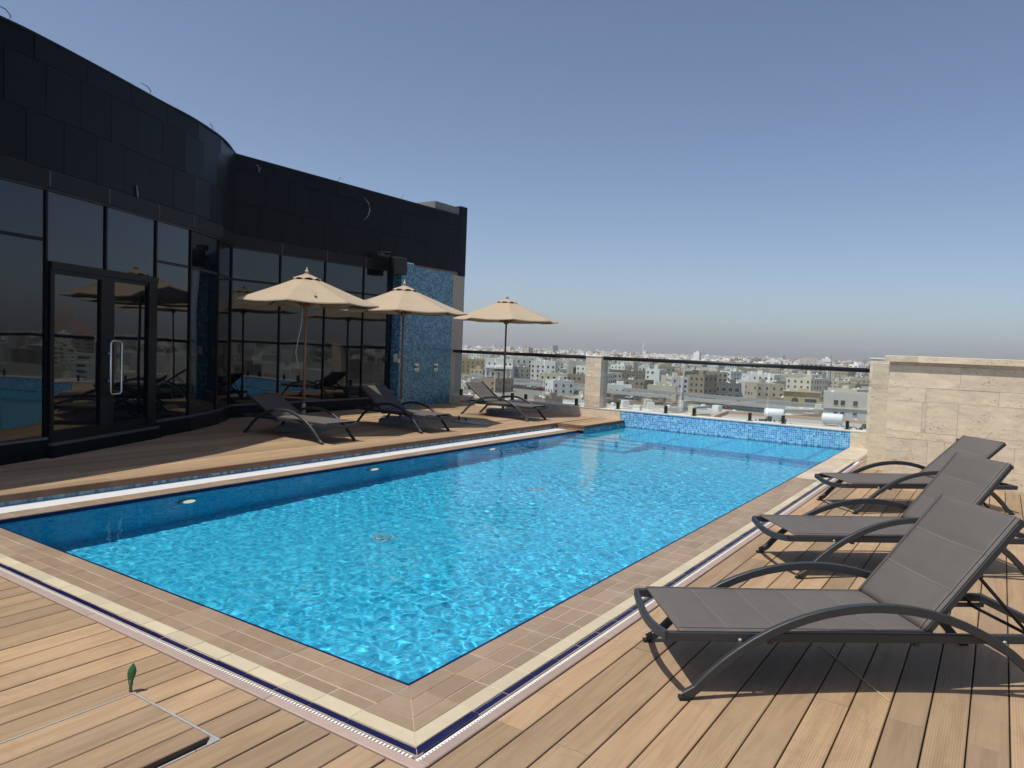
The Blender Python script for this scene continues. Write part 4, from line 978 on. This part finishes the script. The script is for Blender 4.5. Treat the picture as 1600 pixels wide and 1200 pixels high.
a = at(s_of((-7.52, 2.85))); wire('torn_strip', [(a[0] + .06, a[1] - .03, 3.52), (a[0] + .065, a[1] - .02, 3.43), (a[0] + .06, a[1] - .01, 3.36)], 'torn pale strip stuck on the dark parapet above the door', 'pipe', .012)

# ================================================================== sun loungers
def make_lounger(ang):
    e = empty('sun_lounger')
    W = .31; zr = .285
    rc = rrect(.026, .044, .004)
    def bar(name, pts, prof=None, mat='frame', side=None, parent=e, smooth=False): return MB().sweep(pts, prof or rc, side=side).build(name, M[mat], parent)
    for s in (-1, 1):
        bar('side_rail', [(-.08, s * W * .955, zr), (1.90, s * W * .955, zr)])
        cx, cz, rad = .915, -.68, 1.14; arcp = []
        a0 = math.asin(.915 / rad)
        for k in range(25):
            t = -a0 + 2 * a0 * k / 24; arcp.append((cx + rad * math.sin(t), s * (W + .018), cz + rad * math.cos(t) - .02))
        arcp[0] = (arcp[0][0], arcp[0][1], .018); arcp[-1] = (arcp[-1][0], arcp[-1][1], .018)
        arm = bar('arched_leg', arcp, rrect(.028, .042, .004), side=(0, 1, 0))
        for x in (0.0, 1.83): MB().box(x - .022, x + .022, s * (W + .018) - .017, s * (W + .018) + .017, 0, .016).build('foot', M['foot'], arm)
        for x in (.26, 1.56): MB().tube([(x, s * (W * .955 + .012), zr - .012), (x, s * (W + .006), zr - .012)], .009, 8).build('bolt', M['alu'], arm)
    n = 9; bar('front_bar', [(-.082 - .016 * math.sin(math.pi * k / (n - 1)), (-1 + 2 * k / (n - 1)) * W * .955, zr - .032 * math.sin(math.pi * k / (n - 1))) for k in range(n)])
    bar('rear_bar', [(1.888, -W * .93, zr), (1.888, W * .93, zr)])
    bar('cross_bar', [(1.14, -W * .93, zr - .035), (1.14, W * .93, zr - .035)], rect(.022, .022)); bar('cross_bar', [(.42, -W * .93, zr - .03), (.42, W * .93, zr - .03)], rect(.022, .022))
    # seat sling: padded sections between stitched seams
    def sling(name, L, secs, T, wid, parent):
        NU, NV = secs * 8 + 1, 13; v = []; f = []; th = .007
        for side_ in (1, -1):
            for i in range(NU):
                for j in range(NV):
                    u = i / (NU - 1); w = j / (NV - 1) * 2 - 1; ph = (u * secs) % 1.0
                    pad = .0065 * (1 - (2 * ph - 1) ** 8) * (1 - w ** 10); sag = -.010 * (1 - w * w) * math.sin(math.pi * min(1, max(0, u)))
                    v.append(T(u * L, w * wid, sag + (pad + th / 2 if side_ > 0 else -th / 2)))
        K = NU * NV
        for i in range(NU - 1):
            for j in range(NV - 1):
                a = i * NV + j; f.append((a, a + NV, a + NV + 1, a + 1)); f.append((K + a, K + a + 1, K + a + NV + 1, K + a + NV))
        for i in range(NU - 1):
            a = i * NV; f.append((a, K + a, K + a + NV, a + NV)); a = i * NV + NV - 1; f.append((a, a + NV, K + a + NV, K + a))
        for j in range(NV - 1):
            a = j; f.append((a, a + 1, K + a + 1, K + a)); a = (NU - 1) * NV + j; f.append((a, K + a, K + a + 1, a + 1))
        m = MB().add([tuple(p_) for p_ in v], f, 0, True); o = m.build(name, M['sling'], parent)
        for k in range(1, secs):
            MB().sweep([T(L * k / secs, w / 8 * wid * .97, -.012 * (1 - (w / 8) ** 2) * math.sin(math.pi * k / secs) + .0045) for w in range(-8, 9)], rect(.005, .003)).build('seam', M['seam'], o)
        for s in (-1, 1): MB().sweep([T(L * k / 12, s * wid * .925, -.012 * (1 - .925 ** 2) * math.sin(math.pi * k / 12) + .011) for k in range(13)], rect(.004, .003)).build('seam', M['seam'], o)
        return o
    sling('seat_sling', 1.235, 5, lambda a, b, c: Vector((-.03 + a, b, zr + .0265 + c)), W * .985, e)
    ca, sa = math.cos(R(ang)), math.sin(R(ang)); hx = 1.18
    back = empty('backrest'); back.parent = e; back.location = (hx, 0, zr + .016); back.rotation_euler = (0, -R(ang), 0)
    for s in (-1, 1): bar('back_rail', [(-.01, s * W * .90, 0), (.70, s * W * .90, 0)], rrect(.026, .036, .004), parent=back)
    bar('back_top_bar', [(.70, -W * .94, 0), (.70, W * .94, 0)], rrect(.026, .036, .004), parent=back)
    sling('back_sling', .705, 3, lambda a, b, c: Vector((.008 + a, b, .0225 + c)), W * .935, back)
    # folding prop under the back
    px_ = hx + .42 * ca; pz = zr + .012 + .42 * sa - .02
    prop = MB()
    for s in (-1, 1): prop.tube([(px_, s * .2, pz), (min(1.78, px_ + .34), s * .2, zr - .02)], .009, 8)
    prop.tube([(min(1.78, px_ + .34), -.22, zr - .02), (min(1.78, px_ + .34), .22, zr - .02)], .009, 8); prop.build('prop', M['black'], e)
    MB().box(1.30, 1.86, -.245, -.225, zr - .032, zr - .012).box(1.30, 1.86, .225, .245, zr - .032, zr - .012).build('ratchet_bars', M['frame'], e)
    return e
GRP = 'sun loungers round the pool'
spots = [(.8735, .9415, 0, 38.0, 51, 'nearest dark grey sun lounger on the right deck, frame cut by the picture edge'), (.8685, 3.2345, 0, 39.5, 50.5, 'middle one of the three dark grey sun loungers right of the pool'),
         (.811, 5.939, 0, 42.4, 39.5, 'farthest right-hand dark grey sun lounger, next to the travertine wall'), (-5.69, 4.835, ZD, 180, 25, 'dark grey sun lounger in front of the first umbrella, nearest on the left deck'),
         (-5.60, 6.9, ZD, 173, 33, 'dark grey sun lounger by the second umbrella, middle of the left deck'), (-5.56, 10.04, ZD, 177, 34, 'dark grey sun lounger under the third umbrella by the low stone wall')]
for x, y, z, th, ba, lab_ in spots:
    e = make_lounger(ba); e.location = (x, y, z + .001); e.rotation_euler = (0, 0, R(th)); e['label'] = lab_; e['category'] = 'sun lounger'; e['group'] = GRP
    if z: e.scale = (.95, .95, .95)

# ================================================================== umbrellas
def make_umbrella(seed):
    q = random.Random(seed); e = empty('garden_umbrella')
    RR, ze, za = 1.16, 2.045, 2.50          # radius, edge and crown heights above the deck
    MB().lathe([(.021, .08), (.021, 1.3), (.019, 2.51)], seg=14).build('pole', M['uwood'], e)
    MB().lathe([(.031, .09), (.031, .42), (.027, .43)], seg=14).build('pole_sleeve', M['alu'], e)
    MB().cbox(-.36, .36, -.33, .33, 0, .085, .01).build('base_slab', M['slab'], e)
    MB().lathe([(.05, 1.96), (.055, 1.98), (.055, 2.03), (.03, 2.05)], seg=12).build('runner_hub', M['uwood'], e)
    MB().lathe([(.05, 2.45), (.055, 2.47), (.05, 2.52), (.03, 2.53)], seg=12).build('top_hub', M['uwood'], e)
    MB().lathe([(.02, 2.50), (.018, 2.535), (.030, 2.545), (.032, 2.562), (.014, 2.580), (.008, 2.595), (.003, 2.625)], seg=12).build('finial', M['uwhite'], e)
    NS = 8; v = []; f = []; rads = [.16, .4, .65, .9, 1.0]; SUB = 6
    ring = NS * SUB
    def zz(fr, mid): return za + (ze - za) * fr ** 1.03 - .035 * mid * fr - .012 * math.sin(math.pi * fr)
    for fr in rads:
        for k in range(ring):
            a = 2 * math.pi * k / ring; t = (k % SUB) / SUB; mid = math.sin(math.pi * t); ch = math.cos(math.pi / NS) / math.cos((t - .5) * 2 * math.pi / NS)
            rr_ = RR * fr * (ch if k % SUB else 1.0) * (1 - .02 * mid * (fr == 1.0)); v.append((rr_ * math.cos(a), rr_ * math.sin(a), zz(fr, mid * .6) + q.uniform(-.002, .002)))
    for k in range(ring):      # short hanging hem
        x, y, z = v[(len(rads) - 1) * ring + k]; v.append((x * 1.003, y * 1.003, z - .012 - q.uniform(0, .006)))
    for i in range(len(rads)):
        for k in range(ring): b_ = (k + 1) % ring; f.append((i * ring + k, i * ring + b_, (i + 1) * ring + b_, (i + 1) * ring + k))
    m = MB().add(v, f, 0, False)
    c = m.build('canopy', M['canvas'], e)
    sd = c.modifiers.new('cloth', 'SOLIDIFY'); sd.thickness = .003
    for k in range(NS):
        a = 2 * math.pi * k / NS; ca, sa = math.cos(a), math.sin(a)
        MB().sweep([(r_ * ca, r_ * sa, zz(r_ / RR, 0) - .016) for r_ in (.05, .4, .8, RR - .01)], rect(.014, .02)).build('rib', M['uwood'], e)
        MB().sweep([(.05 * ca, .05 * sa, 2.0), (.56 * ca, .56 * sa, zz(.56 / RR, 0) - .03)], rect(.013, .018)).build('strut', M['uwood'], e)
    # vent cap with scalloped openings
    v = []; f = []
    for i, (r_, z) in enumerate(((.028, 2.512), (.12, 2.478), (.215, 2.418))):
        for k in range(ring):
            a = 2 * math.pi * k / ring; t = (k % SUB) / SUB; mid = math.sin(math.pi * t); v.append((r_ * math.cos(a), r_ * math.sin(a), z + (.026 * mid if i == 2 else 0)))
    for i in range(2):
        for k in range(ring): b_ = (k + 1) % ring; f.append((i * ring + k, i * ring + b_, (i + 1) * ring + b_, (i + 1) * ring + k))
    o = MB().add(v, f).build('vent_cap', M['canvas'], e); o.modifiers.new('cloth', 'SOLIDIFY').thickness = .003
    # closing strap lying on the cloth
    a = R(22.5 + 45 * q.randrange(8)); r0 = .62
    MB().sweep([((r0 + d_) * math.cos(a), (r0 + d_) * math.sin(a), zz((r0 + d_) / RR, .6) + .012 + .012 * math.sin(d_ * 20)) for d_ in (0, .08, .16, .24, .3)], rect(.035, .004)).build('strap', M['canvas'], e)
    return e
GU = 'beige umbrellas on the left deck'
for i, (x, y, rz, lab_) in enumerate(((-7.141, 5.412, 35.5, 'largest, nearest beige umbrella with a cord hanging beside its wooden pole'), (-6.979, 7.543, 37, 'middle beige umbrella in front of the blue mosaic wall'), (-6.865, 10.72, 41, 'farthest beige umbrella, seen against the sky by the glass railing'))):
    e = make_umbrella(11 + i); e.location = (x, y, ZD + .0015); e.rotation_euler = (R(.5) * (i == 1), 0, R(rz)); e['label'] = lab_; e['category'] = 'umbrella'; e['group'] = GU
    if i == 0: MB().tube([(-.04, -.06, 2.02), (-.05, -.07, 1.7), (-.09, -.1, 1.45), (-.115, -.12, 1.25), (-.09, -.11, 1.1), (-.06, -.09, 1.02)], .006, 6).build('cord', M['cord'], e)

# ================================================================== small things on the decks
e = empty('capped_pipe', (-.918, -.81, .001), R(20), label='short pipe stub wrapped in green plastic at the deck hatch corner', category='pipe')
MB().lathe([(.0070, 0), (.0070, .05), (.0075, .055)], seg=10).build('pipe', M['pipe'], e)
wv = []
mm = MB(); rings = [(.0, .030, .0085), (.0, .048, .0095), (.001, .060, .0125), (.003, .075, .0165), (.006, .092, .0170), (.009, .110, .0125), (.012, .124, .0055), (.013, .131, .0012)]
seg = 10; vv = []; ff = []
for ox, z, r_ in rings:
    for a in range(seg):
        k = 1.0 + .28 * math.cos(2 * 2 * math.pi * a / seg) + .10 * math.sin(3 * 2 * math.pi * a / seg + z * 60); vv.append((ox + r_ * k * math.cos(2 * math.pi * a / seg), r_ * k * .8 * math.sin(2 * math.pi * a / seg), z))
for i in range(len(rings) - 1):
    for a in range(seg): b_ = (a + 1) % seg; ff.append((i * seg + a, i * seg + b_, (i + 1) * seg + b_, (i + 1) * seg + a))
mm.add(vv, ff, 0, False).build('green_wrap', M['green'], e)
e = empty('hatch_plate', (-6.05, 8.62, ZD + .002), R(2), label='grey steel cover plate in the left deck between the loungers', category='hatch')
MB().cbox(-.42, .36, -.22, .22, 0, .012, .004).build('plate', M['plate'], e); MB().box(-.3, -.28, -.02, .02, .0121, .016).build('lifting_slot', M['black'], e)
e = empty('pipe_stub', (-6.55, 8.75, ZD + .002), 0, label='thin dark pipe stub standing in the left deck', category='pipe'); MB().lathe([(.014, 0), (.014, .09), (.011, .095)], seg=10).build('pipe', M['black'], e)
e = empty('green_pipe_stub', (-6.08, 8.36, ZD + .015), 0, label='tiny green wrapped pipe stub beside the grey cover plate', category='pipe'); MB().lathe([(.008, 0), (.008, .05)], seg=8).build('pipe', M['pipe'], e); MB().lathe([(.012, .05), (.035, .075), (.022, .09), (.004, .1)], seg=7, smooth=False).build('green_wrap', M['green'], e)
o = MB().tube([(1.46, 1.76, .004), (1.66, 1.52, .005), (1.86, 1.27, .004)], .0035, 5).build('straw', M['straw'], None, label='thin pale straw lying in the shade of the nearest lounger', category='straw')

# ================================================================== city haze
t = NT('pale_dusty_air'); t.t.nodes.remove(t.p)
pv = t.n('VolumePrincipled', {'Color': (0.97, 0.97, 0.97), 'Density': 0.00014, 'Anisotropy': 0.2})
t.t.links.new(pv.outputs[0], t.out.inputs['Volume'])
MB().box(-6050, 6050, -6050, 6050, G - 1.0, 95.0).build('haze', t.m, kind='stuff')
